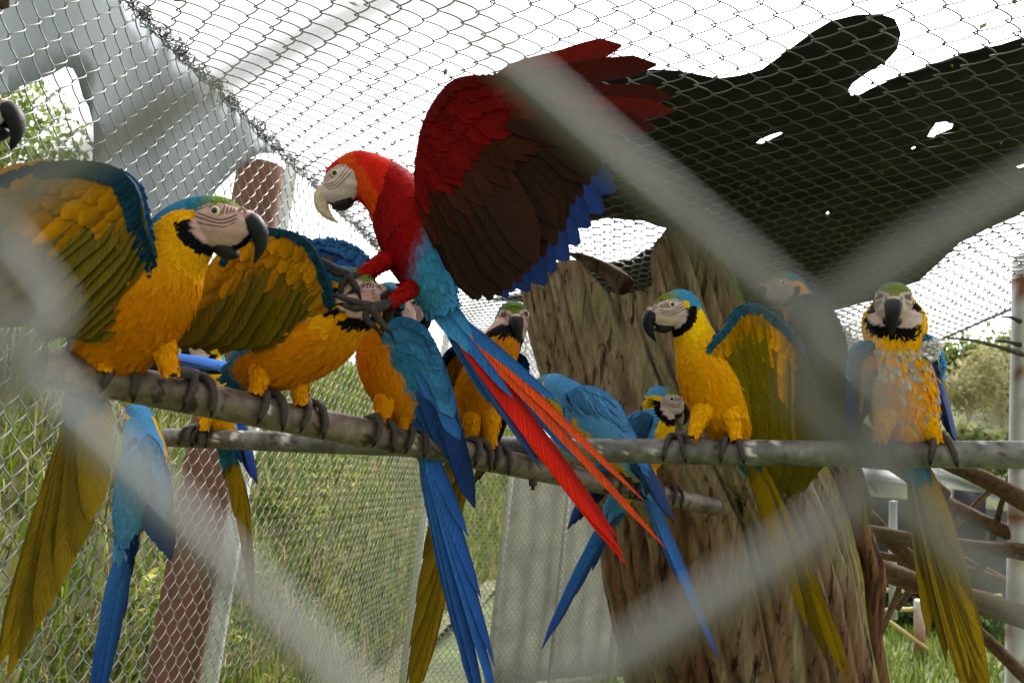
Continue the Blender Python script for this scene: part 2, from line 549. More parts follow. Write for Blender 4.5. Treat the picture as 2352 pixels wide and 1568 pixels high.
# knot of column i_k lies where wire i_k-1 is at its right extreme: sin(ph)=1
ph0 = (math.pi / 2 - (i_k - 1) * math.pi) / (2 * math.pi) * HN
org = org - vn * ph0
n_per = int(1.45 / HN)
chain(mb, org, un, vn, nn, NW, HN, 2, 80, -n_per * HN, 17 * HN, 0.00112, 12, 6, k=0.93, depth=1.2, over=1.23, slip=0.22)
mb.build('wire_mesh', M_WIRE_NEAR, nf, kind='stuff')

# ------------------------------------------------------------------ tarpaulins
def in_poly(p, poly):
    x, y = p
    r = False
    j = len(poly) - 1
    for i in range(len(poly)):
        xi, yi = poly[i]; xj, yj = poly[j]
        if (yi > y) != (yj > y) and x < (xj - xi) * (y - yi) / (yj - yi) + xi:
            r = not r
        j = i
    return r

def sheet_poly(name, outline, holes, p0, e1, e2, en, step, zfun, m, parent=None, thick=0.002):
    """flat sheet cut to an outline on the plane p0 + a*e1 + b*e2, with holes; zfun(a,b) bends it"""
    def to2(P):
        return [(float(np.dot(q - p0, e1)), float(np.dot(q - p0, e2))) for q in P]
    def dens(P):
        o = []
        for i in range(len(P)):
            a, b_ = np.array(P[i]), np.array(P[(i + 1) % len(P)])
            k = max(1, int(np.linalg.norm(b_ - a) / (step * 0.7)))
            for j in range(k):
                o.append(tuple(a + (b_ - a) * j / k))
        return o
    loops = [dens(to2(outline))] + [dens(to2(h_)) for h_ in holes]
    verts, edges = [], []
    for L in loops:
        b0 = len(verts)
        verts += [Vector(p) for p in L]
        edges += [(b0 + i, b0 + (i + 1) % len(L)) for i in range(len(L))]
    A = np.array(loops[0])
    for x in np.arange(A[:, 0].min(), A[:, 0].max(), step):
        for y in np.arange(A[:, 1].min(), A[:, 1].max(), step):
            p = (x + rng.uniform(-.2, .2) * step, y + rng.uniform(-.2, .2) * step)
            if in_poly(p, loops[0]):
                verts.append(Vector(p))
    ov, oe, of, *_ = delaunay_2d_cdt(verts, edges, [], 0, 1e-5)
    tris = []
    for f in of:
        c = (sum(ov[i][0] for i in f) / 3, sum(ov[i][1] for i in f) / 3)
        if in_poly(c, loops[0]) and not any(in_poly(c, L) for L in loops[1:]):
            tris.append(tuple(f))
    V = [p0 + v[0] * e1 + v[1] * e2 + zfun(v[0], v[1]) * en for v in ov]
    mb = MB()
    mb.add(V, None, tris)
    o = mb.build(name, m, parent)
    sm = o.modifiers.new('thickness', 'SOLIDIFY')
    sm.thickness = thick
    return o

rp0 = RP(0, 0, 0.012)
def RPX(pts):
    return [to_plane(x, y, rp0, UP) for x, y in pts]
tarp_out = [(1325, 205), (1360, 185), (1420, 162), (1500, 150), (1560, 150), (1650, 163), (1700, 158), (1750, 140), (1800, 105), (1850, 74),
            (1910, 38), (1965, 20), (2022, 16), (2056, 30), (2070, 62), (2062, 95), (2035, 122), (1990, 148), (1960, 168), (1949, 184), (1956, 196), (1974, 197),
            (1996, 184), (2050, 160), (2120, 136), (2180, 116), (2230, 100), (2300, 80), (2360, 62), (2460, 45), (2560, 200), (2560, 380),
            (2430, 440), (2352, 482), (2290, 520), (2240, 548), (2205, 566), (2165, 600), (2110, 640), (2060, 660), (2010, 690), (1930, 708), (1850, 722), (1760, 742),
            (1640, 740), (1540, 720), (1450, 690), (1360, 670), (1270, 690), (1115, 692), (1180, 668), (1240, 650), (1290, 622), (1330, 615), (1380, 600), (1450, 590), (1500, 560), (1532, 515), (1480, 500), (1400, 497), (1345, 505), (1310, 480),
            (1300, 420), (1310, 330), (1330, 250)]
tarp_holes = [[(1736, 318), (1748, 306), (1775, 292), (1800, 286), (1796, 294), (1772, 306), (1752, 318)],
              [(2130, 312), (2140, 288), (2150, 272), (2172, 268), (2190, 274), (2186, 288), (2160, 302), (2142, 314)],
              [(1897, 484), (1903, 480), (1905, 486), (1900, 490)],
              [(2092, 344), (2100, 338), (2104, 342), (2096, 348)],
              [(2332, 392), (2352, 384), (2356, 389), (2338, 396)]]
tz = lambda a, b: 0.02 + 0.010 * math.sin(a * 7 + b * 3) + 0.008 * math.sin(b * 11 - a * 4)
def tz_roof(a, b):
    # lies on the sagging mesh
    p = rp0 + a * AV + b * (-NL)
    return float(sag(np.array(b), np.array(a))) + 0.022 + 0.010 * math.sin(a * 7 + b * 3) + .008 * mnoise.noise(Vector((a * 6, b * 14, 0)))
tp = sheet_poly('tarpaulin', RPX(tarp_out), [RPX(h_) for h_ in tarp_holes], rp0, AV, -NL, UP, 0.07, tz_roof, M_TARP)
tag(tp, 'torn black tarpaulin lying on top of the mesh roof', 'tarpaulin')

sp0 = FP(0, 0, 0.07)
def SPX(pts):
    return [to_plane(x, y, sp0, NL) for x, y in pts]
sheet_out = [(-320, -700), (-40, -420), (285, 5), (420, 130), (540, 245), (640, 352), (600, 352), (570, 362), (535, 395), (505, 432), (480, 475), (450, 560), (420, 640), (330, 700),
             (230, 620), (205, 470), (205, 420), (213, 395), (222, 330), (220, 285), (207, 245), (192, 222), (180, 180), (168, 158), (150, 153), (120, 172), (70, 192), (30, 212), (-60, 240), (-320, 200)]
sh = sheet_poly('plastic_sheet', SPX(sheet_out), [], sp0, AV, UP, NL, 0.06,
                lambda a, b: 0.007 * math.sin(a * 16 + 1.2 * math.sin(b * 3)) + 0.006 * math.sin(b * 5 + a * 2), M_SHEET)
tag(sh, 'translucent grey plastic sheet hung outside the upper left fence', 'sheet')

# ------------------------------------------------------------------ posts by the side fence
mb = MB()
o = thing('timber_post', 'thick red brown timber post behind the left fence', 'post', FP(2.33, 0, 0.16))
V = []
P = []
for z in np.linspace(0, ROOF + 0.02, 14):
    c = FP(2.50, z, 0.16)
    for a in np.linspace(0, 2 * math.pi, 14, endpoint=False):
        r = 0.082 * (1 + 0.05 * math.sin(3 * a + z))
        V.append(c + r * (math.cos(a) * AV + math.sin(a) * NL))
        k = math.cos(a - 3.6)
        P.append(lin('#805546') if k > 0.1 else lin('#75603f'))  # brown half is the shaded side of the post, painted in
mb.add(V, grid_quads(14, 14, True), None, P)
mb.build('trunk', M_TIMBER, o)

# ------------------------------------------------------------------ pipes
def pipe_pts(L):
    return np.array([W(*p) for p in L])
def make_pipe(name, label, pts, r, ca, cb):
    o = thing(name, label, 'perch', pts[len(pts) // 2])
    n = 220
    P = cr(pts, n)
    mb = MB()
    T = nz(np.gradient(P, axis=0))
    ang = np.linspace(0, 2 * math.pi, 28, endpoint=False)
    V, Cc = [], []
    for k in range(n):
        N = nz(UP - T[k] * np.dot(UP, T[k]))
        B = np.cross(T[k], N)
        for a in ang:
            p = P[k] + r * (math.cos(a) * N + math.sin(a) * B) * (1 + 0.012 * mnoise.noise(Vector((k * 0.7, math.cos(a) * 2, math.sin(a) * 2))))
            V.append(p)
            f = 0.5 + 0.5 * mnoise.noise(Vector(p * 14)) + 0.3 * mnoise.noise(Vector(p * 60))
            cc_ = lin(ca) * (1 - f) + lin(cb) * f
            dr = mnoise.noise(Vector((p[0] * 31, p[1] * 31, p[2] * 12))) + .35 * mnoise.noise(Vector(p * 120))
            if dr > .52 and math.cos(a) > -.3:
                cc_ = lin('#cfcac0')
            elif dr < -.42:
                cc_ = lin('#33291f')
            Cc.append(cc_)
    q = grid_quads(n, 28, True)
    mb.add(V, q, None, Cc)
    # hollow ends
    for k, sgn in ((0, 1), (n - 1, -1)):
        N = nz(UP - T[k] * np.dot(UP, T[k])); B = np.cross(T[k], N)
        ring = []
        for rr, dd in ((r, 0.0), (r * 0.86, 0.0), (r * 0.86, 0.05)):
            ring += [P[k] + T[k] * sgn * dd + rr * (math.cos(a) * N + math.sin(a) * B) for a in ang]
        ring.append(P[k] + T[k] * sgn * 0.05)
        t = [(84, 56 + j, 56 + (j + 1) % 28) for j in range(28)]
        mb.add(ring, grid_quads(3, 28, True), t, lin('#55504a'))
    mb.build('tube', M_PIPE, o)
    return o, P, r
inv1 = lambda x: 1.0 / (0.971 - 0.00037 * (x - 300))
y1 = lambda x: 882 + 0.209 * (x - 300)
PR = 0.0238
pipe1, P1, _ = make_pipe('perch_pipe', 'long brown steel pipe perch sloping down towards the stump', np.array([W(x, y1(x), inv1(x)) for x in (95, 300, 700, 1225, 1640)]), PR, '#857668', '#4d3e31')
pipe2, P2, _ = make_pipe('perch_pipe', 'level grey steel pipe perch crossing in front of the stump', np.array([W(380, 1004, 2.05), W(820, 1020, 1.80), W(1250, 1031, 1.612), W(1800, 1040, 1.465), W(2480, 1045, 1.32)]), PR, '#8b8a85', '#443e35')
for (p, parent) in ((W(1225, 1003, 1.60), pipe2), (W(1224, 1106, 1.585), pipe1)):
    mb = MB()
    box(mb, p, _R, _F, _U, 0.008, 0.008, 0.007, lin('#4a3f38'))
    box(mb, p, _R, _F, _U, 0.004, 0.004, 0.016, lin('#4a3f38'))
    mb.build('bolt', M_PIPE, parent, smooth=False)

def pipe_at(Pp, px):
    """pipe centre and direction where it passes pixel column px"""
    d = Pp - CAM
    f = d @ _F
    x = 1176 + FPX * (d @ _R) / f
    i = int(np.argmin(np.abs(x - px)))
    i = min(max(i, 1), len(Pp) - 2)
    j = i + 1 if x[i] < px else i - 1
    t = (px - x[i]) / (x[j] - x[i])
    return Pp[i] + (Pp[j] - Pp[i]) * t, nz(Pp[i + 1] - Pp[i - 1])
# ------------------------------------------------------------------ macaws
BY = dict(   # blue and yellow macaw
    back=lin('#3f8fc0'), back2=lin('#2f7fb8'), nape=lin('#3a8fb4'), crown=lin('#7c8a2e'), crown2=lin('#8b9a35'), belly=lin('#f0aa06'), belly2=lin('#de8c04'),
    neck=lin('#f7c60a'), chin=lin('#0d0d10'), face=lin('#d6bdb4'), vent=lin('#2c7396'), thigh=lin('#eda50a'),
    d_flight=lin('#2a5fb5'), d_flight2=lin('#1f3f8f'), d_cov=lin('#3f92c6'), d_cov2=lin('#4a9acb'),
    v_flight=lin('#7a680e'), v_flight2=lin('#5a4e0c'), v_cov=lin('#d68a08'), v_cov2=lin('#b08c0e'), edge=lin('#27607f'),
    t_d=lin('#2f72c4'), t_d2=lin('#2a56ad'), t_v=lin('#a8860a'), t_v2=lin('#7a6408'), beak=lin('#161617'), beak2=lin('#242424'))
SC = dict(   # scarlet macaw
    back=lin('#9c110d'), back2=lin('#8f0f0c'), nape=lin('#c8220f'), crown=lin('#cc2a0e'), crown2=lin('#c9280f'), belly=lin('#8e0d0b'), belly2=lin('#7d0a0a'),
    neck=lin('#d2470f'), chin=lin('#a80f0d'), face=lin('#d9c6bf'), vent=lin('#3d86b8'), thigh=lin('#96110f'),
    d_flight=lin('#2c53b8'), d_flight2=lin('#23459e'), d_cov=lin('#b01510'), d_cov2=lin('#c79a1c'),
    v_flight=lin('#3c2015'), v_flight2=lin('#281610'), v_cov=lin('#6a0a09'), v_cov2=lin('#3d1c10'), edge=lin('#5a0c0a'),
    t_d=lin('#d8200c'), t_d2=lin('#c41a0c'), t_v=lin('#d8300f'), t_v2=lin('#c8280e'), beak=lin('#cdb795'), beak2=lin('#d8c7a8'))

BYD = dict(BY, face=lin('#c6a198'), belly=lin('#d58406'), belly2=lin('#b96404'), neck=lin('#dd9a08'), thigh=lin('#d88a06'), v_cov=lin('#b37a08'), v_cov2=lin('#93750b'), v_flight=lin('#75620c'), v_flight2=lin('#54490b'),  # more orange; shade on the left-hand birds also put into these darker colours
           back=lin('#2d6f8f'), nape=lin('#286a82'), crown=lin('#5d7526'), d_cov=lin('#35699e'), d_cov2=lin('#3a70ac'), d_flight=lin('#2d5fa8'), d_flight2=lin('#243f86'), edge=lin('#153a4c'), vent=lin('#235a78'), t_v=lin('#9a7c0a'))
BYL = dict(BY, vent=lin('#4a88c6'), back=lin('#5a9bd2'), nape=lin('#559acb'), d_cov=lin('#5a9ad8'), d_cov2=lin('#4a88d0'), d_flight=lin('#3a72c0'), d_flight2=lin('#2b4c9c'), t_d=lin('#3d80c8'))
SCF = dict(SC, d_flight=lin('#3c60b4'), d_flight2=lin('#35529c'))
BYF = dict(BY, v_cov=lin('#eda40a'), v_cov2=lin('#cfa012'), v_flight=lin('#8a760f'))
BYK = dict(BYD, v_cov=lin('#6a5a10'), v_cov2=lin('#55490e'), v_flight=lin('#4a420e'), v_flight2=lin('#38330c'))  # underwing darkened: tarp shade over macaw K put into the colours
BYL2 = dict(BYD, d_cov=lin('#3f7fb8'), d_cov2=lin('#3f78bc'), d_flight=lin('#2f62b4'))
FACE = np.array([(-.021, .002), (-.010, .0095), (.006, .011), (.020, .009), (.040, .007), (.040, -.022), (.024, -.047), (.006, -.050), (-.010, -.042), (-.021, -.030), (-.025, -.016)])
FC = np.array([.006, -.020])

def in_poly_v(x, z, poly):
    r = np.zeros(x.shape, bool)
    j = len(poly) - 1
    for i in range(len(poly)):
        xi, zi = poly[i]; xj, zj = poly[j]
        c = ((zi > z) != (zj > z)) & (x < (xj - xi) * (z - zi) / (zj - zi + 1e-12) + xi)
        r ^= c
        j = i
    return r

class Loft:
    def __init__(s, cen, up, a, b, NS=70, NT=40):
        cen = np.asarray(cen, float)
        n = len(cen)
        s.P = cr(cen, NS)
        s.NS, s.NT = NS, NT
        s.up = nz(cr(up, NS))
        ab = cr(np.stack([a, b, np.zeros(n)], -1), NS)
        s.a, s.b = np.maximum(ab[:, 0], .002), np.maximum(ab[:, 1], .002)
        T = nz(np.gradient(s.P, axis=0))
        s.T = T
        U = nz(s.up - T * np.sum(s.up * T, -1, keepdims=True))
        Sd = np.cross(T, U)
        s.U, s.S = U, Sd
        th = np.linspace(0, 2 * math.pi, NT, endpoint=False)
        s.G = s.P[:, None] + s.b[:, None, None] * np.cos(th)[None, :, None] * U[:, None] + s.a[:, None, None] * np.sin(th)[None, :, None] * Sd[:, None]
        dth = np.roll(s.G, -1, 1) - np.roll(s.G, 1, 1)
        ds = np.gradient(s.G, axis=0)
        s.N = nz(np.cross(dth, ds))
        out = s.G - s.P[:, None]
        sg = np.sign(np.sum(s.N * out, -1, keepdims=True))
        s.N *= np.where(sg == 0, 1, sg)
        s.len = np.concatenate([[0], np.cumsum(np.linalg.norm(np.diff(s.P, axis=0), axis=1))])
    def ev(s, si, th, A=None):
        A = s.G if A is None else A
        si = np.clip(si, 0, s.NS - 1.001)
        t = (th / (2 * math.pi) * s.NT) % s.NT
        i = si.astype(int); f = (si - i)[:, None]
        j = t.astype(int) % s.NT; g_ = (t - np.floor(t))[:, None]
        j2 = (j + 1) % s.NT
        return (A[i, j] * (1 - f) + A[i + 1, j] * f) * (1 - g_) + (A[i, j2] * (1 - f) + A[i + 1, j2] * f) * g_

def smooth01(x, a, b):
    t = np.clip((x - a) / (b - a), 0, 1)
    return t * t * (3 - 2 * t)

def mixc(a, b, k):
    return a * (1 - k[:, None]) + b * k[:, None]

def bird_color(p, cth, s01, hd, pal, scarlet, chin_y=.048):
    """p world points, cth dorsal component, s01 0 tail .. 1 beak; hd head frame"""
    n = len(p)
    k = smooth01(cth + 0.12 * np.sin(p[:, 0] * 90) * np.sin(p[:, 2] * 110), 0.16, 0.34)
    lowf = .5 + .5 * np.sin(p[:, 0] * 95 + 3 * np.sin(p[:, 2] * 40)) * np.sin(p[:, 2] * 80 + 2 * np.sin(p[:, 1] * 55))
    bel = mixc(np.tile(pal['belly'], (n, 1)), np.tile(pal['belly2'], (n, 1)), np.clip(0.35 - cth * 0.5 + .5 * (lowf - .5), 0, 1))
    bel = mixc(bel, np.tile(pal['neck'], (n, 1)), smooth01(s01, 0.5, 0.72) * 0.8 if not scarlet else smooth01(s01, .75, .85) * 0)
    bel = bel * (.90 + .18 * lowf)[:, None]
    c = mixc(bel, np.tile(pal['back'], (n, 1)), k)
    if scarlet:
        c = mixc(c, np.tile(pal['vent'], (n, 1)), 1 - smooth01(s01 + 0.18 * (-cth), 0.27, 0.42))
    else:
        c = mixc(c, np.tile(pal['vent'], (n, 1)), 1 - smooth01(s01, 0.06, 0.13))
    o, f, u = hd
    d = p - o
    sd = np.cross(f, u)
    x = d @ f; z = d @ u; y = np.abs(d @ sd)
    near = np.linalg.norm(d, axis=1) < 0.085
    if scarlet:
        c[near] = pal['nape']
        c[near & (x > -0.035) & (x < -0.012)] = pal['neck']
        c[near & (x > .0) & (z > 0.0)] = pal['crown']
    else:
        # crown green, nape blue, neck side yellow, chin black
        ch = in_poly_v((x - FC[0]) / 1.42 + FC[0], (z - FC[1]) / 1.34 + FC[1], FACE) & (z < -.012) & near & (y + .004 * np.sin(p[:, 2] * 500) < chin_y)
        cy = near & (x < -.012)
        top = near & (cth > 0.36) & (x <= -.004)
        c[cy] = pal['neck']
        c[top] = pal['nape']
        gr = near & (x > -.014) & (z > 0.004)
        g_ = smooth01(x, -.03, 0.0)
        tc = mixc(np.tile(pal['nape'], (n, 1)), np.tile(pal['crown'], (n, 1)), g_)
        c[gr] = tc[gr]
        edge = near & (x > -.032) & (cth > 0.3) & (z > 0.0)
        c[edge] = tc[edge]
        c[ch] = pal['chin']
    face = in_poly_v(x, z, FACE) & (y > .008) & near
    cf = pal['face'] * (0.92 + 0.1 * np.sin(p[:, 2] * 400))[:, None]
    c[face] = cf[face]
    return c, face

def plumage(mb, L, colfn, size0, size1, s_from=0.0, s_to=1.0, lift=1.0, ragged=0.0, tint=None):
    total = L.len[-1]
    pos = total * s_from
    S_, TH, LN = [], [], []
    while pos < total * s_to:
        k = pos / total
        ln = size0 + (size1 - size0) * k if not callable(size0) else size0(k)
        si = np.interp(pos, L.len, np.arange(L.NS))
        i = int(si)
        circ = math.pi * (L.a[i] + L.b[i])
        m = max(5, int(circ / (ln * 0.36)))
        th = (np.arange(m) + rng.uniform(-.5, .5, m) + rng.uniform()) / m * 2 * math.pi
        S_.append(si + rng.uniform(-.4, .4, m) * (ln * 0.35) / total * L.NS)
        TH.append(th); LN.append(np.full(m, ln) * rng.uniform(.8, 1.2, m))
        pos += ln * 0.34
    if not S_:
        return
    si = np.concatenate(S_); th = np.concatenate(TH); ln = np.concatenate(LN)
    n = len(si)
    dsi = ln / total * L.NS
    p0 = L.ev(si, th); n0 = nz(L.ev(si, th, L.N))
    pm = L.ev(si - .5 * dsi, th); nm = nz(L.ev(si - .5 * dsi, th, L.N))
    jt = rng.normal(0, .05 + ragged * .2, n)
    p1 = L.ev(si - dsi, th + jt); n1 = nz(L.ev(si - dsi, th, L.N))
    over = np.clip(dsi - si, 0, None)  # beyond the tail end: carry straight on
    T0 = L.T[0]
    p1 = p1 - (over / L.NS * total)[:, None] * T0
    cth = np.cos(th)
    c, face = colfn(p0, cth, np.interp(si, np.arange(L.NS), L.len) / total)
    lf = (ln / .02)[:, None]
    p0 = p0 + n0 * .0004
    pm = pm + nm * (.0016 * lift * lf)
    p1 = p1 + n1 * ((.0012 + rng.uniform(0, .0022, n) + ragged * rng.uniform(0, .012, n) + (rng.uniform(0, 1, n) < .05) * rng.uniform(0, .006, n))[:, None] * lift * lf)
    ax = nz(p1 - p0)
    w = np.cross(ax, nm) * (ln * rng.uniform(.24, .34, n))[:, None]
    V = np.stack([p0, pm - w - nm * .0009 * lf, pm + nm * .0003, pm + w - nm * .0009 * lf, p0 + (p1 - p0) * .86 + nm * .001 * lf - w * .72, p0 + (p1 - p0) * .86 + nm * .001 * lf + w * .72, p1], 1)
    keep = ~face
    V = V[keep]; c = c[keep]
    m = len(V)
    c = c * rng.uniform(.88, 1.10, (m, 1))
    if tint is not None:
        c = tint(V[:, 0], c)
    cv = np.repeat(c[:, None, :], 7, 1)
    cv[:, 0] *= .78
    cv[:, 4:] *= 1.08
    F = np.array([[0, 1, 2], [0, 2, 3], [1, 4, 2], [2, 4, 6], [2, 6, 5], [2, 5, 3]])
    t = (np.arange(m)[:, None, None] * 7 + F[None]).reshape(-1, 3)
    mb.add(V.reshape(-1, 3), None, t, cv.reshape(-1, 3))

def feather(root, tip, width, nrm, bend, cd, cv, shape='flight', nt_=7, skew=0.0, ctip=None, cshaft=None):
    """two skinned leaf with rachis ridge; cd / cv dorsal and ventral colours"""
    root = np.asarray(root, float); tip = np.asarray(tip, float)
    ax = tip - root
    Ln = np.linalg.norm(ax); ax = ax / Ln
    nn = nz(nrm - ax * np.dot(nrm, ax))
    sd = np.cross(ax, nn)
    t = np.linspace(0, 1, nt_ + 1)
    if shape == 'flight':
        wp = np.array([.35, .75, .95, 1.0, 1.0, .95, .72, .12])
        tp_ = np.array([0, .12, .25, .45, .65, .82, .94, 1.0])
    elif shape == 'tail':
        wp = np.array([.5, .8, 1.0, .98, .85, .65, .42, .05])
        tp_ = np.array([0, .1, .25, .45, .65, .82, .94, 1.0])
    else:
        wp = np.array([.4, .9, 1.0, 1.0, .95, .85, .6, .1])
        tp_ = np.array([0, .15, .3, .5, .68, .82, .93, 1.0])
    w = np.interp(t, tp_, wp) * width * .5
    t2 = t.copy(); 
    c = root + np.outer(t2, ax * Ln) + np.outer(-bend * Ln * (t2 ** 2 - t2 * .0), nn) + np.outer(skew * Ln * t2 ** 2, sd)
    c = c - np.outer(-bend * Ln * t2, nn) * 1.0 - np.outer(skew * Ln * t2, sd)
    rows = []
    jag = rng.uniform(.9, 1.06, (len(t), 2))
    for i in range(len(t)):
        wl, wr = w[i] * .72 * jag[i, 0], w[i] * 1.28 * jag[i, 1]
        rows += [c[i] - sd * wl - nn * wl * .14, c[i] + nn * .0006, c[i] + sd * wr - nn * wr * .14]
    V = np.array(rows)
    m = len(V)
    q = grid_quads(len(t), 3)
    Vb = V - nn * .0007
    qb = q[:, ::-1] + m
    k = t[:, None]
    ct = cd if ctip is None else ctip
    cD = cd * (1 - k) + ct * k
    cV = cv * (1 - .15 * k)
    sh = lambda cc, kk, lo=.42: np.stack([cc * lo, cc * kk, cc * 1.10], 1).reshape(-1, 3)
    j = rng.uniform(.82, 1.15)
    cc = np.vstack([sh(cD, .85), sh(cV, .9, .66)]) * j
    side = np.tile(np.array([6.0, 0.0, 8.0]), len(t)) * (width / .035)
    wv_ = np.repeat(t, 3) * Ln * 230 - side + rng.uniform(0, 1000)
    return np.vstack([V, Vb]), np.vstack([q, qb]), np.hstack([cc, np.concatenate([wv_, wv_])[:, None]])

def pts3(L):
    return np.array([W(*p) for p in L])

def make_wing(bird, roots, tips, nrm, pal, n=20, fw=.036, cov=True, ventral=True, edge_r=.0050, bend=.05, cov_len=.58, dark=1.0, skip=(), prim=None, edge_row=True):
    """flight feathers from curve roots to curve tips, with rows of coverts on both faces"""
    R_ = cr(pts3(roots), 60); T_ = cr(pts3(tips), 60)
    nrm = np.asarray(nrm, float)
    mb = MB()
    rr = np.interp(np.linspace(0, 1, 60), [0, .5, 1], [edge_r * 1.25, edge_r, edge_r * .35])
    tube(mb, R_[::3], rr[::3], 8, pal['edge'])
    at = lambda A, t: np.array([np.interp(t, np.linspace(0, 1, 60), A[:, i]) for i in range(3)])
    # rows of coverts: (start fraction, length fraction, count factor, row)
    rows = [(.16, cov_len - .12, 1.3, 0), (.08, cov_len * .55, 1.8, 1), (.035, cov_len * .36, 2.3, 2), (.0, cov_len * .25, 2.8, 3), (-.025, cov_len * .13, 3.8, 4)]
    if cov:
        for (f0, fl, cf, k) in rows:
            if k == 4 and not edge_row:
                fl *= .55
            m = int(n * cf)
            for i in range(m):
                t = min(1, max(0, (i + .5 + rng.uniform(-.3, .3)) / m))
                r0 = at(R_, t); t0 = at(T_, t); ax = t0 - r0
                L_ = np.linalg.norm(ax)
                mean = .22
                lf = (.6 * L_ + .4 * mean)
                d = ax / L_
                nn = nz(nrm - d * np.dot(nrm, d))
                a0 = r0 + d * (f0 * lf); 
                for sgn in ((1, -1) if ventral else (1,)):
                    if sgn > 0 and ventral and k < 2:
                        continue
                    off = nn * sgn * (.0026 + .0016 * k + (.002 if sgn > 0 else 0))
                    b0 = a0 + d * fl * lf * rng.uniform(.9, 1.1) * (1.0 if (sgn < 0 or not ventral) else .42)
                    if sgn > 0:
                        cc = pal['d_cov2'] if k == 0 else (pal['d_cov'] if k < 5 else pal['edge'])
                        if k == 0: cc = .5 * cc + .5 * pal['d_flight']
                    else:
                        cc = pal['v_cov2'] if k < 1 else (pal['v_cov'] if k < 4 else pal['edge'])
                        if k == 0: cc = .55 * cc + .45 * pal['v_flight']
                    cc = cc * rng.uniform(.85, 1.12) * dark
                    v, q, c = feather(a0 + off, b0 + off * 1.15 + rng.normal(0, .0015, 3), min(.036, max(.012, fl * lf * .66)), nn * sgn, -.015, cc, cc * .9, 'covert', 5)
                    mb.add(v, q, None, c)
    wing = mb.build('wing', M_FEATHER, bird)
    for i in range(n):
        if i in skip:
            continue
        t = (i + .3) / (n - .4)
        r0 = at(R_, t); t0 = at(T_, t)
        d = nz(t0 - r0)
        nn = nz(nrm - d * np.dot(nrm, d))
        tilt = .10
        sd = np.cross(d, nn)
        nn2 = nz(nn + sd * tilt)
        k = i / n
        cd = pal['d_flight'] * (1 - k) + pal['d_flight2'] * k
        cvv = pal['v_flight'] * (1 - k * .6) + pal['v_flight2'] * k * .6
        L_ = np.linalg.norm(t0 - r0)
        fwi = fw
        if prim is not None and i >= prim[0]:
            cvv = prim[1] * (.45 if i % 2 else 1.0); cd = prim[1]; fwi = fw * prim[2]
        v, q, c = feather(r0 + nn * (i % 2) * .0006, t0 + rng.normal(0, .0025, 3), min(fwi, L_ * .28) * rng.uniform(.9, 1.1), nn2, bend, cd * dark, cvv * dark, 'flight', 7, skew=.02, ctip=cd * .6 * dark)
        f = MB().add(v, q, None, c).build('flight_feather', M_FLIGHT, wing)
    return wing

def make_tail(bird, base, tips, nrm, pal, fw=.030, cols=None, fws=None):
    """tips: one (x, y, d) per tail feather, outermost to outermost; the middle ones are longest"""
    b0 = W(*base)
    T_ = pts3(tips)
    n = len(T_)
    ax = nz(T_.mean(0) - b0)
    nn = nz(nrm - ax * np.dot(nrm, ax))
    sd = np.cross(ax, nn)
    mb = MB()
    for i in range(26):
        a = rng.uniform(-1, 1)
        sg = 1 if i % 2 else -1
        cc = (pal['back'] if sg > 0 and pal is not SC else pal['vent']) * rng.uniform(.8, 1.1)
        r0 = b0 - ax * .035 + sd * a * .016 + nn * sg * .007
        v, q, c = feather(r0, r0 + ax * rng.uniform(.06, .10) * (rng.uniform(.6, 2.1) if pal is SC else 1) + sd * a * .004, .017, nn * sg, .03, cc, cc * .9, 'covert', 5)
        mb.add(v, q, None, c)
    tail = mb.build('tail', M_FEATHER, bird)
    for i in range(n):
        k = (i + .5) / n * 2 - 1
        r0 = b0 + sd * (np.dot(T_[i] - b0, sd) * .06) + nn * (.0012 * (1 - abs(k)) * 4)
        if cols is not None and cols[i] is not None:
            cd, cvv = cols[i]
        else:
            cd = pal['t_d'] * (.9 + .2 * (i % 2)); cvv = pal['t_v'] if i % 3 else pal['t_v2']
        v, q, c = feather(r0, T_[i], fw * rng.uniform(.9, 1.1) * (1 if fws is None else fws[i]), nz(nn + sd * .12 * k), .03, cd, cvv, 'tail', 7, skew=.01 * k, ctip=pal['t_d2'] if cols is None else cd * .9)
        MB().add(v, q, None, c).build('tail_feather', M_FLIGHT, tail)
    return tail

HX = np.array([-.034, -.020, -.004, .010, .022, .031, .036])
HZ = np.array([-.014, -.012, -.013, -.014, -.012, -.009, -.006])
HH = np.array([.034, .0345, .0335, .030, .0235, .0155, .008])
HW = np.array([.031, .0315, .0295, .026, .021, .015, .007])
def head_y(x, z):
    w = np.interp(x, HX, HW); h_ = np.interp(x, HX, HH); c = np.interp(x, HX, HZ)
    return w * np.sqrt(np.clip(1 - ((z - c) / h_) ** 2, 0.01, 1))

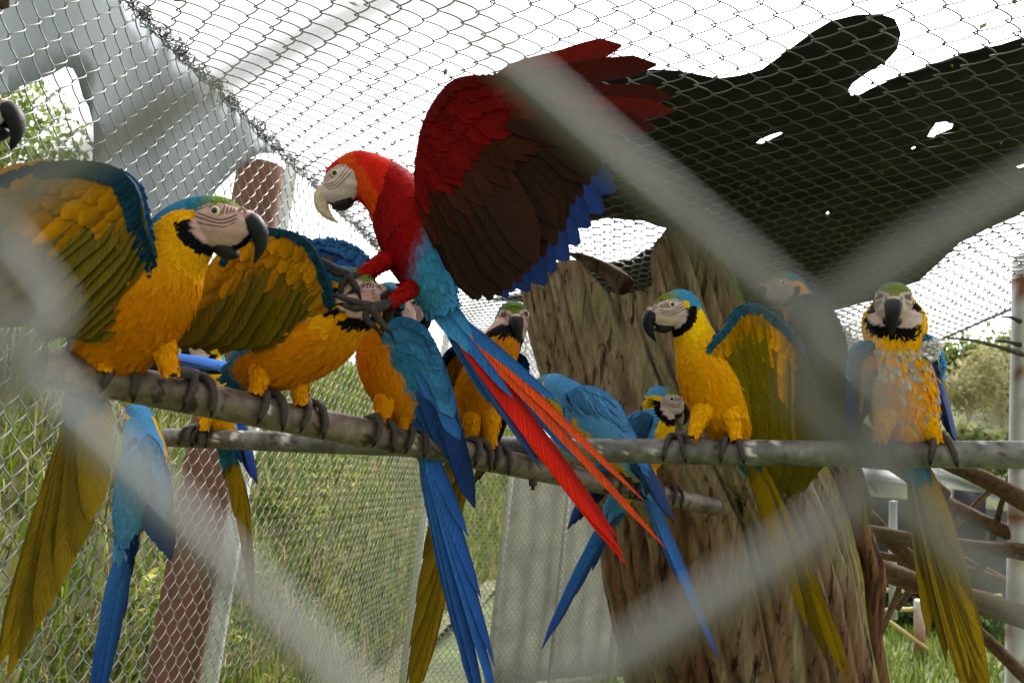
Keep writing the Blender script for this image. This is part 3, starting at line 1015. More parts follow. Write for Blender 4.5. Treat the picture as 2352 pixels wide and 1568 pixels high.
def make_head(bird, o, f, u, pal, scarlet, gape=0.0):
    sd = np.cross(f, u)
    loc = lambda x, y, z: o + x * f + y * sd + z * u
    # upper mandible
    cul = cr(np.array([(.030, .0055, 0), (.043, .000, 0), (.0525, -.012, 0), (.0555, -.027, 0), (.052, -.043, 0), (.0435, -.056, 0), (.0385, -.0615, 0)]), 16)
    tom = cr(np.array([(.014, -.021, 0), (.024, -.0245, 0), (.0315, -.0245, 0), (.037, -.031, 0), (.0395, -.041, 0), (.0395, -.052, 0), (.038, -.061, 0)]), 16)
    hw = np.interp(np.linspace(0, 1, 16), [0, .3, .6, .85, 1], [.0155, .0135, .0095, .005, .0008])
    mb = MB()
    V, Cc = [], []
    ang = np.linspace(0, 2 * math.pi, 12, endpoint=False)
    for i in range(16):
        c = (cul[i] + tom[i]) / 2; hv = (cul[i] - tom[i]) / 2
        for a in ang:
            ca, sa = math.cos(a), math.sin(a)
            yy = hw[i] * np.sign(sa) * abs(sa) ** .8
            V.append(loc(c[0] + hv[0] * ca, yy, c[1] + hv[1] * ca))
            k = i / 15
            if scarlet:
                Cc.append(pal['beak'] if k > .05 else pal['face'])
            else:
                Cc.append(pal['face'] * .8 if (k < .09) else pal['beak'] * (1.0 + .5 * (ca > .6)))
    q = grid_quads(16, 12, True)
    t = [(15 * 12, 15 * 12 + j, 15 * 12 + j + 1) for j in range(1, 11)]
    mb.add(V, q, t, Cc)
    mb.build('upper_beak', M_BEAK, bird)
    # lower mandible
    top = cr(np.array([(.004, -.021, 0), (.018, -.0255, 0), (.030, -.031, 0), (.0345, -.036, 0)]), 10)
    bot = cr(np.array([(.000, -.047, 0), (.013, -.0505, 0), (.026, -.046, 0), (.0345, -.037, 0)]), 10)
    hw = np.interp(np.linspace(0, 1, 10), [0, .5, .85, 1], [.0165, .0150, .0100, .0045])
    V = []
    cg, sg = math.cos(-gape), math.sin(-gape)
    for i in range(10):
        c = (top[i] + bot[i]) / 2; hv = (top[i] - bot[i]) / 2
        for a in ang:
            ca, sa = math.cos(a), math.sin(a)
            x = c[0] + hv[0] * ca; z = c[1] + hv[1] * ca
            x, z = x * cg - (z + .02) * sg, x * sg + (z + .02) * cg - .02
            V.append(loc(x, hw[i] * np.sign(sa) * abs(sa) ** .7, z))
    t = [(9 * 12, 9 * 12 + j, 9 * 12 + j + 1) for j in range(1, 11)]
    MB().add(V, grid_quads(10, 12, True), t, lin('#1d1c1e')).build('lower_beak', M_BEAK, bird)
    # cere with nostrils
    if not scarlet:
        mb = MB()
        for s_ in (-1, 1):
            pts = [loc(.0275 + .004 * math.cos(a), s_ * (.0118 + .0009 * math.sin(a)), .0015 + .0042 * math.sin(a)) for a in np.linspace(0, 2 * math.pi, 9)]
            tube(mb, pts, .0022, 5, pal['face'] * .75, False)
        mb.build('cere', M_FEATHER, bird)
    # eyes
    for s_ in (-1, 1):
        ey = head_y(0.0, 0.0)
        c = loc(0, s_ * (ey - .0028), 0)
        mb = MB()
        nrm = nz(sd * s_)
        V, Cc = [], []
        for i in range(9):
            th = math.pi * i / 8 * .62
            for j in range(14):
                a = 2 * math.pi * j / 14
                V.append(c + .0072 * (math.cos(th) * nrm + math.sin(th) * (math.cos(a) * f + math.sin(a) * u)))
                Cc.append(lin('#060606') if i < 3 else (lin('#efe8b8') if i < 6 else lin('#1a1512')))
        mb.add(V, grid_quads(9, 14, True), None, Cc)
        eye = mb.build('eye', M_EYE, bird)
        mb = MB()
        tube(mb, [c + nrm * .0030 + .0073 * (math.cos(a) * f + math.sin(a) * u) for a in np.linspace(0, 2 * math.pi, 15)], .0010, 5, pal['face'] * .55, False)
        mb.build('eyelid', M_FEATHER, eye)
    # thin lines of tiny face feathers
    mb = MB()
    cl = lin('#0b0a0a') if not scarlet else lin('#8a2018')
    lines = [[(.024, -.003), (.012, -.010), (.000, -.0105), (-.012, -.006), (-.021, -.003)], [(.024, -.008), (.012, -.0145), (.000, -.0145), (-.012, -.011), (-.022, -.008)],
             [(.022, -.0135), (.012, -.019), (.000, -.0185), (-.013, -.0165), (-.024, -.014)],
             [(.012, .006), (.013, -.003)], [(.016, .006), (.0165, -.002)], [(.0195, .005), (.020, -.001)], [(.0085, .0075), (.0085, -.004)], [(-.006, .0065), (-.013, .004), (-.020, .0005)]]
    for s_ in (-1, 1):
        for L in lines:
            P = cr(np.array([(a, b_, 0) for a, b_ in L]), 12)
            pts = [loc(p[0], s_ * (head_y(p[0], p[1]) + .0003), p[1]) for p in P]
            tube(mb, pts, .00055, 4, cl, False)
    mb.build('face_lines', M_FEATHER, bird, kind='stuff')

def make_foot(bird, c, a, rp, thigh_end, scale=1.0, pal=None, front=None, ntoe=2):
    """grips a pipe: c axis point, a axis direction"""
    n0 = nz(UP - a * np.dot(UP, a))
    b_ = np.cross(a, n0)
    if np.dot(b_, CAM - c) < 0:
        b_ = -b_
    col = lin('#453c38')
    mb = MB()
    rt = .0058 * scale
    ankle = c + n0 * (rp + rt * 1.2)
    P = cr(np.array([thigh_end, (thigh_end + ankle) / 2 + b_ * -.004, ankle]), 6)
    tube(mb, P, np.linspace(.0085, .0075, 6) * scale, 8, col)
    claws = []
    for (off, spread, sg, phi1) in ((-.007, -.012, 1, 1.95), (.007, .013, 1, 2.05), (-.006, -.010, -1, 1.9), (.006, .011, -1, 1.8)):
        ph = np.linspace(-.05, phi1, 14)
        k = np.linspace(0, 1, 14)
        pts = [c + a * (off + spread * kk) + (rp + rt * (1.0 + .25 * math.sin(kk * 3.1))) * (math.cos(p * 1) * n0 + sg * math.sin(p) * b_) for p, kk in zip(ph, k)]
        r = rt * (1.12 - .32 * k) * (1 + .10 * np.sin(k * 19))
        tube(mb, pts, r, 8, col)
        e = pts[-1]; d0 = nz(pts[-1] - pts[-2])
        inw = nz(c + a * (off + spread) - e)
        cp = [e + d0 * t * .013 + (-inw) * .004 * math.sin(t * 2.2) + inw * .004 * t * t for t in np.linspace(0, 1, 6)]
        claws.append(cp)
    leg = mb.build('leg', M_FOOT, bird)
    for cp in claws:
        m2 = MB()
        tube(m2, cp, np.linspace(.0038, .0004, 6) * scale, 6, lin('#151313'))
        m2.build('claw', M_BEAK, leg)
    return leg

def free_foot(bird, pts_leg, toes):
    mb = MB()
    col = lin('#2b2523')
    P = cr(pts3(pts_leg), 7)
    tube(mb, P, np.linspace(.0085, .007, 7), 8, col)
    leg = None
    cl = []
    for T in toes:
        Q = cr(pts3(T), 9)
        k = np.linspace(0, 1, 9)
        tube(mb, Q, .0053 * (1.1 - .35 * k) * (1 + .1 * np.sin(k * 17)), 8, col)
        d = nz(Q[-1] - Q[-3])
        cl.append([Q[-1] + d * t * .016 - UP * .008 * t * t for t in np.linspace(0, 1, 6)])
    leg = mb.build('leg', M_FOOT, bird)
    for c in cl:
        m2 = MB(); tube(m2, c, np.linspace(.0036, .0004, 6), 6, lin('#191616')); m2.build('claw', M_BEAK, leg)

def macaw(label, spine, back, eye, fwd, hup, pal=BY, gape=0.0, thighs=(), group='blue and yellow macaws', base=None, ragged=0.0, tint=None, eye_side=None, fs=1.0, chin_y=.048):
    scarlet = pal is SC
    f = nz(fwd)
    u = nz(hup - f * np.dot(hup, f))
    sd = np.cross(f, u)
    o = W(*eye)
    if eye_side is not None:       # the pixel given is that of the visible eye
        s_ = 1 if np.dot(sd, CAM - o) > 0 else -1
        o = o - sd * s_ * .026
    bird = thing('scarlet_macaw' if scarlet else 'macaw', label, 'macaw', base if base is not None else W(*spine[0][:3]), group)
    bk = np.array(back, float)
    cen, up, A, B = [], [], [], []
    for (x, y, d, ra, rb) in spine:
        cen.append(W(x, y, d)); up.append(bk); A.append(ra); B.append(rb)
    bk2 = np.array(up[-1])
    for i, (x, z, h_, w) in enumerate(zip(HX, HZ, HH, HW)):
        cen.append(o + x * f + z * u); up.append(u); A.append(w); B.append(h_)
    L = Loft(cen, up, A, B, NS=110, NT=48)
    mb = MB()
    hd = (o, f, u)
    G = L.G.reshape(-1, 3)
    cth = np.tile(np.cos(np.linspace(0, 2 * math.pi, L.NT, endpoint=False)), L.NS)
    s01 = np.repeat(L.len / L.len[-1], L.NT)
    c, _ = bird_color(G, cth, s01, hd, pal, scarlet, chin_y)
    e0 = len(G)
    V = np.vstack([G, L.P[0] - L.T[0] * .01, L.P[-1]])
    c = np.vstack([c, c[0], c[-1]])
    t = [(e0, (j + 1) % L.NT, j) for j in range(L.NT)] + [(e0 + 1, (L.NS - 1) * L.NT + j, (L.NS - 1) * L.NT + (j + 1) % L.NT) for j in range(L.NT)]
    mb.add(V, grid_quads(L.NS, L.NT, True), t, c)
    pl = MB()
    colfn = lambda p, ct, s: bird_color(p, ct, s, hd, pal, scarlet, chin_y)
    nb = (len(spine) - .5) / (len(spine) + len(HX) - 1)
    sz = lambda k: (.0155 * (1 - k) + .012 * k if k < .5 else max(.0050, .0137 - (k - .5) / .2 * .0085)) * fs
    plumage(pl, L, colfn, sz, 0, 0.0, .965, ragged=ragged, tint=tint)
    for th in thighs:
        P = pts3(th)
        inn = L.P[np.argmin(np.linalg.norm(L.P - P[0], axis=1))]
        P = np.vstack([inn * .7 + P[0] * .3, P[0] * .55 + inn * .45, P[1] * .8 + inn * .2, P[2]])
        n = len(P)
        rr = np.array([.010, .022, .0165, .0088]) * (.82 if scarlet else 1)
        LT = Loft(P[::-1], np.tile(-_F, (n, 1)), rr[::-1], rr[::-1], NS=20, NT=16)
        cc = np.tile(pal['thigh'], (LT.NS * LT.NT, 1))
        mb.add(LT.G.reshape(-1, 3), grid_quads(LT.NS, LT.NT, True), None, cc)
        plumage(pl, LT, lambda p, ct, s: (np.tile(pal['thigh'], (len(p), 1)), np.zeros(len(p), bool)), .013, .017, 0.1, 1.0, ragged=ragged)
    body = mb.build('body', M_FEATHER, bird)
    pl.build('plumage', M_FEATHER, body, kind='stuff')
    make_head(bird, o, f, u, pal, scarlet, gape)
    return bird

def feet(bird, P, r, xs, ends):
    for x, e in zip(xs, ends):
        c, a = pipe_at(P, x)
        make_foot(bird, c, a, r, W(*e))

def fan(tip_list, n):
    """n tips spread along a list of (x,y,d) control tips"""
    A = np.array(tip_list, float)
    t = np.linspace(0, 1, n); s = np.linspace(0, 1, len(A))
    return [tuple(np.interp(ti, s, A[:, k]) for k in range(3)) for ti in t]

AWAY, TOW = np.array(_F), -np.array(_F)
GB = 'blue and yellow macaws'

# A: left, wing raised, beak open
b = macaw('blue and yellow macaw with open beak and raised wing at left on the perch',
          [(205, 872, 1.05, .026, .024), (240, 815, 1.03, .045, .043), (295, 745, 1.01, .057, .056), (350, 665, .99, .056, .056), (392, 588, .985, .044, .044), (425, 540, .985, .037, .040)],
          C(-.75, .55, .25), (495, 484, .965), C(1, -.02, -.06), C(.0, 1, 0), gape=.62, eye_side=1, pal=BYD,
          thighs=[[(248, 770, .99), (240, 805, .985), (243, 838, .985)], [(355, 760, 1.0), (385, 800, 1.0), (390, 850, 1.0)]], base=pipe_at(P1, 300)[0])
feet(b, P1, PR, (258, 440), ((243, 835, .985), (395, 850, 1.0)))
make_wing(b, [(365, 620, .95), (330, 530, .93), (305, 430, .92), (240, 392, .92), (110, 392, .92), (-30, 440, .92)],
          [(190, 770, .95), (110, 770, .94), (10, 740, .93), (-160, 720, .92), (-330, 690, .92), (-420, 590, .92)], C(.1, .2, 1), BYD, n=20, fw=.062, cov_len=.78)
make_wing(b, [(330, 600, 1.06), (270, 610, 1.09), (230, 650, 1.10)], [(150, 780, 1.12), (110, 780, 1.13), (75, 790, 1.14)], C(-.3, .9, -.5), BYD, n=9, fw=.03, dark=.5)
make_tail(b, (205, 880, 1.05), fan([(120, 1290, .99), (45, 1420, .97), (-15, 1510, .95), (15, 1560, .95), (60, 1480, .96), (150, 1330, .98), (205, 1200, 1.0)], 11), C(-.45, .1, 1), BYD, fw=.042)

# B: second, stooping with wing up
b = macaw('orange breasted macaw stooping with one wing raised under the red macaw',
          [(548, 862, 1.22, .024, .022), (590, 838, 1.21, .042, .042), (655, 805, 1.19, .054, .056), (735, 765, 1.18, .054, .056), (795, 715, 1.17, .042, .044), (815, 690, 1.17, .036, .038)],
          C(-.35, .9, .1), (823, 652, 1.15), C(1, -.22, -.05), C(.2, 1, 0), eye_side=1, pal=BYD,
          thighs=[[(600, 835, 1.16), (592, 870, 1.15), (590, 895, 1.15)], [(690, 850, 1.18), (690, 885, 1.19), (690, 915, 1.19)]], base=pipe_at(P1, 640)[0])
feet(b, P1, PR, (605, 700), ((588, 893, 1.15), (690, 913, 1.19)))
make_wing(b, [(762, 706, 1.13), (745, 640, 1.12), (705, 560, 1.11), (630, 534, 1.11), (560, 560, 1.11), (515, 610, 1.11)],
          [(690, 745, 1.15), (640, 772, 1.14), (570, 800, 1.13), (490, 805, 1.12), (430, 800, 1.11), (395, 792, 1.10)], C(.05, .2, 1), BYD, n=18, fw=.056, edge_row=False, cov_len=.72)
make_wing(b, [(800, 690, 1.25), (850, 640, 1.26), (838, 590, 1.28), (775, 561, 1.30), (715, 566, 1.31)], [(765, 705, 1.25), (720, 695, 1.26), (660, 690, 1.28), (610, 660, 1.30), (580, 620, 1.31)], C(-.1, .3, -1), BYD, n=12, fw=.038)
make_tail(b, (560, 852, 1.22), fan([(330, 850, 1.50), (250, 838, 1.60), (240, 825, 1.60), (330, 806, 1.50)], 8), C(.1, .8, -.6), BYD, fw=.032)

# C: the scarlet macaw landing
b = macaw('scarlet macaw landing with wings raised and long red tail trailing',
          [(1012, 700, 1.25, .028, .026), (993, 645, 1.25, .046, .042), (968, 580, 1.25, .058, .054), (942, 512, 1.25, .058, .056), (905, 453, 1.25, .045, .046), (868, 420, 1.25, .038, .041)],
          C(.75, .6, .15), (769, 398, 1.225), C(-.82, -.57, -.08), C(-.57, .82, 0), pal=SC, eye_side=1, group=None,
          thighs=[[(925, 580, 1.23), (878, 598, 1.22), (818, 638, 1.16)], [(975, 630, 1.235), (940, 665, 1.22), (890, 700, 1.13)]], base=W(930, 720, 1.25))
free_foot(b, [(826, 634, 1.165), (808, 634, 1.15), (790, 628, 1.14)], [[(795, 628, 1.135), (750, 605, 1.135), (712, 580, 1.135)], [(795, 628, 1.135), (768, 626, 1.135), (742, 602, 1.135)], [(800, 632, 1.135), (785, 655, 1.135), (782, 672, 1.135)], [(800, 632, 1.135), (815, 655, 1.135), (822, 668, 1.135)]])
free_foot(b, [(896, 694, 1.135), (870, 705, 1.11), (845, 704, 1.09)], [[(850, 702, 1.085), (812, 692, 1.085), (776, 680, 1.085)], [(850, 704, 1.085), (872, 736, 1.085), (893, 760, 1.085)], [(848, 704, 1.085), (840, 728, 1.085), (862, 752, 1.085)], [(850, 704, 1.085), (815, 708, 1.085), (790, 700, 1.085)]])
wg = make_wing(b, [(968, 430, 1.19), (968, 350, 1.17), (990, 270, 1.15), (1035, 205, 1.14), (1085, 185, 1.13), (1140, 188, 1.13)],
          [(1050, 630, 1.20), (1098, 690, 1.18), (1180, 655, 1.16), (1262, 575, 1.15), (1325, 460, 1.14), (1385, 380, 1.13)], C(-.1, .15, 1), SC, n=20, fw=.060, edge_r=.007)
for q, (r0, t0, cc) in enumerate([((1130, 190), (1428, 106), '#7a150e'), ((1150, 200), (1508, 150), '#55120b'), ((1165, 222), (1545, 226), '#48140c'), ((1170, 245), (1546, 258), '#64160d'), ((1172, 270), (1505, 296), '#4a170e'), ((1160, 290), (1450, 345), '#33150e')]):
    v, q_, c = feather(W(*r0, 1.128), W(*t0, 1.125), .032, C(-.1, .1, 1), .03, lin('#2c53b8'), lin(cc), 'flight', 7, skew=.03)
    MB().add(v, q_, None, c).build('flight_feather', M_FLIGHT, wg)
make_wing(b, [(1010, 430, 1.32), (1060, 330, 1.34), (1120, 270, 1.36), (1200, 260, 1.38)], [(1150, 680, 1.32), (1222, 662, 1.33), (1295, 610, 1.34), (1355, 530, 1.36), (1425, 430, 1.38)], C(.1, .2, -1), SCF, n=10, fw=.085)
_r, _b, _d = (lin('#e0220c'), lin('#e2360f')), (lin('#2f70b8'), lin('#35689f')), (lin('#3a4f86'), lin('#4a2a20'))
_o = (lin('#e8501c'), lin('#e2481a'))
make_tail(b, (1012, 700, 1.25), [(1128, 930, 1.24), (1178, 985, 1.23), (1245, 1080, 1.20), (1180, 915, 1.21), (1330, 1060, 1.23), (1442, 1298, 1.18), (1420, 1235, 1.19), (1430, 1270, 1.18), (1530, 1258, 1.17), (1478, 1148, 1.18), (1290, 930, 1.21)],
          C(.35, .35, -1), SC, fw=.027, fws=[.75, .75, .65, .75, .8, 1.0, 1.05, 1.0, .62, .5, .8], cols=[_b, _b, _d, _b, _b, _r, _r, _r, _o, _o, _b])

# D: blue back, under the red macaw
b = macaw('macaw with folded blue wings and long blue tail directly below the red macaw',
          [(968, 990, 1.40, .024, .022), (945, 935, 1.38, .040, .040), (912, 875, 1.36, .050, .052), (890, 815, 1.35, .050, .052), (890, 758, 1.35, .040, .042), (905, 728, 1.36, .035, .038)],
          C(.85, .45, .0), (935, 690, 1.38), C(.8, -.25, .55), C(.3, .9, 0),
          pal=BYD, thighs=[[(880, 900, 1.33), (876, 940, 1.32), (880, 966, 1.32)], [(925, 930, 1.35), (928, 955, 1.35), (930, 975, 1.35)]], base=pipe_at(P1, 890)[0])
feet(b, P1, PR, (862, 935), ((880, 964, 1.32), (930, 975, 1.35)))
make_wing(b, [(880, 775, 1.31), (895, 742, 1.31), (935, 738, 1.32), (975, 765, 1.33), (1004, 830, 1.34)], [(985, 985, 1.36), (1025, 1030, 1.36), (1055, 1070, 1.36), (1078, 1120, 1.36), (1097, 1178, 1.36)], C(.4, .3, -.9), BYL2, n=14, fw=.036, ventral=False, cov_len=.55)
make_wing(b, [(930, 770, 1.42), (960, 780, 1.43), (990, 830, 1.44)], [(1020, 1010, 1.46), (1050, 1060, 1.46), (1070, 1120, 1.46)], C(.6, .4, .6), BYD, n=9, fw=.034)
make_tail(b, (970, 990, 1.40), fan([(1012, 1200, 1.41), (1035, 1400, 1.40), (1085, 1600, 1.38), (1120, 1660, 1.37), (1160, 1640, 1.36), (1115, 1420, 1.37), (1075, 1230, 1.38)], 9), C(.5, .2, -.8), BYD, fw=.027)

# E: facing us in the middle
b = macaw('macaw facing the camera beside the stump behind the red tail feathers',
          [(1072, 1010, 1.56, .024, .022), (1085, 965, 1.55, .042, .040), (1103, 905, 1.53, .053, .050), (1122, 845, 1.52, .050, .048), (1150, 790, 1.53, .038, .038), (1168, 760, 1.56, .034, .034)],
          C(-.35, .25, 1), (1181, 722, 1.555), nz(CAM - W(1181, 722, 1.555)) + .12 * _R - .12 * _U, C(0, 1, -.2),
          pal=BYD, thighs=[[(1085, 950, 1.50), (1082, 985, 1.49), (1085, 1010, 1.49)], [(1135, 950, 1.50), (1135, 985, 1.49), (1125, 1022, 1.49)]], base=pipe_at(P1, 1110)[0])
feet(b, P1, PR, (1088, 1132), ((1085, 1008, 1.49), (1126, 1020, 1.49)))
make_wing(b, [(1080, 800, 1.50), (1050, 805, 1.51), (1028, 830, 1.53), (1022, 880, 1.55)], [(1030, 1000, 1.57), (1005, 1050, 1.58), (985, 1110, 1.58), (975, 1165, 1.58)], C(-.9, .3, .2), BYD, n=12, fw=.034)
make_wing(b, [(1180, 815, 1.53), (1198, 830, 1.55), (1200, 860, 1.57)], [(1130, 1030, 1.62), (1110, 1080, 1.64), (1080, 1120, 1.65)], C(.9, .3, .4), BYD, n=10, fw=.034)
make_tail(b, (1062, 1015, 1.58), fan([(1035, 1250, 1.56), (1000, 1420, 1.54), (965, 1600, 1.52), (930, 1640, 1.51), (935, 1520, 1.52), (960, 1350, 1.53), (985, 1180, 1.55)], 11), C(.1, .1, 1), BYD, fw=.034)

# F: right, wing spread
b = macaw('bright yellow macaw lifting one wing on the level perch before the stump',
          [(1708, 1018, 1.57, .024, .022), (1685, 985, 1.56, .040, .038), (1650, 930, 1.54, .052, .050), (1622, 862, 1.525, .054, .052), (1603, 800, 1.525, .044, .044), (1588, 760, 1.53, .036, .037)],
          C(.55, .25, .85), (1543, 699, 1.50), C(-.93, -.27, -.30), C(-.2, 1, 0), eye_side=1,
          thighs=[[(1622, 930, 1.50), (1602, 968, 1.49), (1592, 1000, 1.485)], [(1680, 930, 1.50), (1690, 970, 1.485), (1690, 1005, 1.48)]], base=pipe_at(P2, 1620)[0])
feet(b, P2, PR, (1552, 1682), ((1586, 998, 1.487), (1690, 1003, 1.482)))
make_wing(b, [(1628, 802, 1.480), (1662, 762, 1.482), (1700, 716, 1.49), (1745, 712, 1.50), (1800, 757, 1.51), (1832, 815, 1.53), (1846, 880, 1.545)],
          [(1690, 930, 1.52), (1700, 1040, 1.55), (1730, 1110, 1.57), (1775, 1140, 1.58), (1815, 1145, 1.58), (1845, 1130, 1.58), (1855, 1085, 1.58)], C(.1, .2, 1), BYF, n=18, fw=.056, edge_row=False, cov_len=.80)
make_wing(b, [(1598, 775, 1.575), (1625, 765, 1.59), (1650, 790, 1.60), (1672, 850, 1.61)], [(1690, 1000, 1.62), (1715, 1030, 1.63), (1735, 1060, 1.63), (1745, 1080, 1.63)], C(.6, .4, .7), BY, n=10, fw=.034)
make_tail(b, (1710, 1020, 1.57), fan([(1770, 1230, 1.56), (1830, 1400, 1.54), (1900, 1520, 1.52), (1970, 1600, 1.50), (1935, 1490, 1.51), (1880, 1360, 1.52), (1820, 1220, 1.54)], 10), C(.55, .2, .9), BY, fw=.030)

# G: back towards us
b = macaw('macaw with its blue back to the camera on the perch left of the stump',
          [(1476, 1098, 1.84, .024, .022), (1440, 1055, 1.81, .042, .040), (1395, 1002, 1.78, .054, .050), (1345, 950, 1.76, .052, .048), (1300, 912, 1.76, .040, .040), (1278, 897, 1.77, .035, .037)],
          C(.45, .6, -.7), (1240, 890, 1.80), C(-.85, -.35, .4), C(-.2, 1, -.1),
          pal=BYL, thighs=[[(1420, 1050, 1.83), (1418, 1075, 1.82), (1415, 1095, 1.81)]], base=pipe_at(P1, 1430)[0])
feet(b, P1, PR, (1415, 1450), ((1415, 1093, 1.80), (1452, 1100, 1.83)))
make_wing(b, [(1300, 910, 1.71), (1335, 893, 1.71), (1380, 905, 1.73), (1415, 935, 1.75)], [(1470, 1075, 1.79), (1500, 1120, 1.80), (1525, 1160, 1.80), (1548, 1195, 1.80)], C(.5, .65, -.7), BYL, n=14, fw=.034, ventral=False, cov_len=.62)
make_wing(b, [(1298, 935, 1.72), (1305, 975, 1.74), (1330, 1010, 1.76)], [(1440, 1090, 1.80), (1460, 1120, 1.81), (1485, 1150, 1.82)], C(-.1, .3, -1), BYL, n=11, fw=.034, ventral=False, cov_len=.6)
make_tail(b, (1478, 1100, 1.84), fan([(1540, 1290, 1.81), (1595, 1400, 1.79), (1660, 1530, 1.77), (1640, 1480, 1.78), (1600, 1380, 1.80), (1545, 1260, 1.82)], 9), C(.4, .4, -.8), BYL, fw=.030)

# H: head tucked low, facing right
b = macaw('macaw looking right, head just above the perch behind the yellow macaw',
          [(1420, 1152, 2.00, .024, .022), (1440, 1105, 1.98, .040, .040), (1472, 1045, 1.96, .050, .050), (1500, 995, 1.95, .048, .050), (1514, 958, 1.95, .039, .041), (1518, 945, 1.955, .036, .039)],
          C(-.75, .45, -.2), (1543, 915, 1.92), C(.95, -.2, -.16), C(.15, 1, 0), eye_side=1, pal=BYL,
          thighs=[[(1490, 1075, 1.93), (1496, 1095, 1.92), (1500, 1115, 1.92)]], base=pipe_at(P1, 1500)[0])
feet(b, P1, PR, (1490, 1535), ((1496, 1110, 1.90), (1535, 1120, 1.93)))
make_wing(b, [(1500, 962, 1.90), (1478, 950, 1.90), (1452, 960, 1.91), (1435, 990, 1.92)], [(1430, 1100, 1.95), (1390, 1140, 1.95), (1350, 1175, 1.95), (1302, 1218, 1.95)], C(-.6, .4, -.7), BYL, n=12, fw=.034, ventral=False, cov_len=.6)
make_tail(b, (1418, 1152, 2.0), fan([(1330, 1340, 1.97), (1285, 1430, 1.96), (1238, 1500, 1.95), (1262, 1460, 1.95), (1300, 1400, 1.96), (1360, 1310, 1.98)], 9), C(-.4, .3, -.8), BYL, fw=.030)

# J: right, plucked breast, facing us
def plucked(p, c):
    q = p - CAM
    dd = q @ _F
    y = 784 - FPX * (q @ _U) / dd
    x = 1176 + FPX * (q @ _R) / dd
    m = rng.uniform(0, 1, len(p))
    pr = np.where((y > 785) & (y < 850), .62, np.where((y >= 850) & (y < 1000), .16, 0.0)) * (x > 1990)
    k = (m < pr)[:, None]
    return np.where(k, lin('#b9b0aa') * rng.uniform(.6, 1.25, (len(p), 1)), c)
b = macaw('scruffy macaw facing the camera with plucked greyish breast at the right',
          [(2092, 1035, 1.45, .024, .022), (2086, 1000, 1.44, .044, .042), (2076, 940, 1.42, .056, .052), (2066, 865, 1.405, .054, .048), (2056, 800, 1.40, .046, .044), (2054, 755, 1.405, .052, .046), (2053, 722, 1.412, .049, .042)],
          C(0.45, .1, 1), (2053, 682, 1.37), nz(CAM - W(2053, 682, 1.37)) - .12 * _U, C(0, 1, -.16), ragged=.22, chin_y=.043, tint=plucked,
          thighs=[[(2125, 935, 1.385), (2140, 975, 1.38), (2148, 1008, 1.38)], [(2030, 945, 1.39), (2022, 980, 1.385), (2022, 1008, 1.385)]], base=pipe_at(P2, 2080)[0])
feet(b, P2, PR, (2158, 2025), ((2148, 1005, 1.38), (2022, 1005, 1.385)))
make_wing(b, [(2100, 790, 1.375), (2118, 775, 1.375), (2142, 800, 1.38), (2155, 850, 1.39)], [(2150, 945, 1.40), (2172, 980, 1.41), (2188, 1005, 1.415), (2198, 1020, 1.42)], C(.75, .25, -.6), BY, n=10, fw=.032, cov_len=.5)
make_wing(b, [(2008, 795, 1.385), (1985, 790, 1.39), (1968, 808, 1.40), (1962, 850, 1.41)], [(1985, 950, 1.43), (1970, 985, 1.44), (1960, 1010, 1.445), (1955, 1020, 1.45)], C(-.75, .25, -.4), BY, n=10, fw=.032, cov_len=.5)
make_tail(b, (2095, 1040, 1.46), fan([(2120, 1330, 1.44), (2125, 1450, 1.43), (2200, 1560, 1.41), (2240, 1640, 1.40), (2280, 1620, 1.40), (2265, 1530, 1.41), (2215, 1360, 1.43)], 12), C(-.1, .1, 1), BY, fw=.040)
scruffy = b

# K: behind the blurred wire knot
b = macaw('shaded macaw half hidden behind the raised wing right of the stump',
          [(1925, 985, 1.92, .024, .022), (1905, 930, 1.89, .042, .040), (1880, 870, 1.86, .052, .050), (1864, 800, 1.83, .050, .050), (1846, 740, 1.81, .039, .041), (1836, 700, 1.80, .035, .038)],
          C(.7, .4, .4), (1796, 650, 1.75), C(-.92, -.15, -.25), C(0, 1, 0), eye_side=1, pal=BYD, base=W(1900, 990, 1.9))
make_wing(b, [(1818, 735, 1.74), (1838, 692, 1.74), (1880, 690, 1.75), (1915, 740, 1.77), (1925, 810, 1.79)], [(1850, 960, 1.80), (1875, 1000, 1.82), (1905, 1030, 1.84), (1935, 1050, 1.86), (1955, 1020, 1.88)], C(.1, .2, 1), BYK, n=14, fw=.044)  # wing laid across the body to darken it in place of shade
make_tail(b, (1926, 988, 1.92), fan([(1965, 1150, 1.93), (1978, 1215, 1.93), (1992, 1230, 1.93), (2002, 1190, 1.93)], 8), C(.3, .1, 1), BY, fw=.030)

# L: lower left, clinging to the fence, back to us
b = macaw('blue backed macaw clinging low on the left fence below the perch',
          [(292, 1235, 1.86, .024, .022), (303, 1180, 1.85, .040, .038), (322, 1105, 1.83, .050, .046), (330, 1040, 1.83, .048, .045), (325, 990, 1.84, .037, .038), (320, 970, 1.85, .034, .036)],
          C(.2, .15, -1), (305, 945, 1.87), C(-.75, .1, .6), C(.1, 1, .0), pal=BYL, base=W(300, 1100, 1.86))
make_wing(b, [(338, 1000, 1.79), (362, 1020, 1.79), (378, 1070, 1.80)], [(330, 1220, 1.84), (365, 1250, 1.83), (398, 1285, 1.83)], C(.35, .2, -1), BYL, n=13, fw=.034, ventral=False, cov_len=.6)
make_wing(b, [(318, 1005, 1.80), (298, 1030, 1.80), (288, 1080, 1.81)], [(315, 1240, 1.85), (302, 1290, 1.86), (296, 1345, 1.87)], C(-.2, .2, -1), BYL, n=12, fw=.034, ventral=False, cov_len=.6)
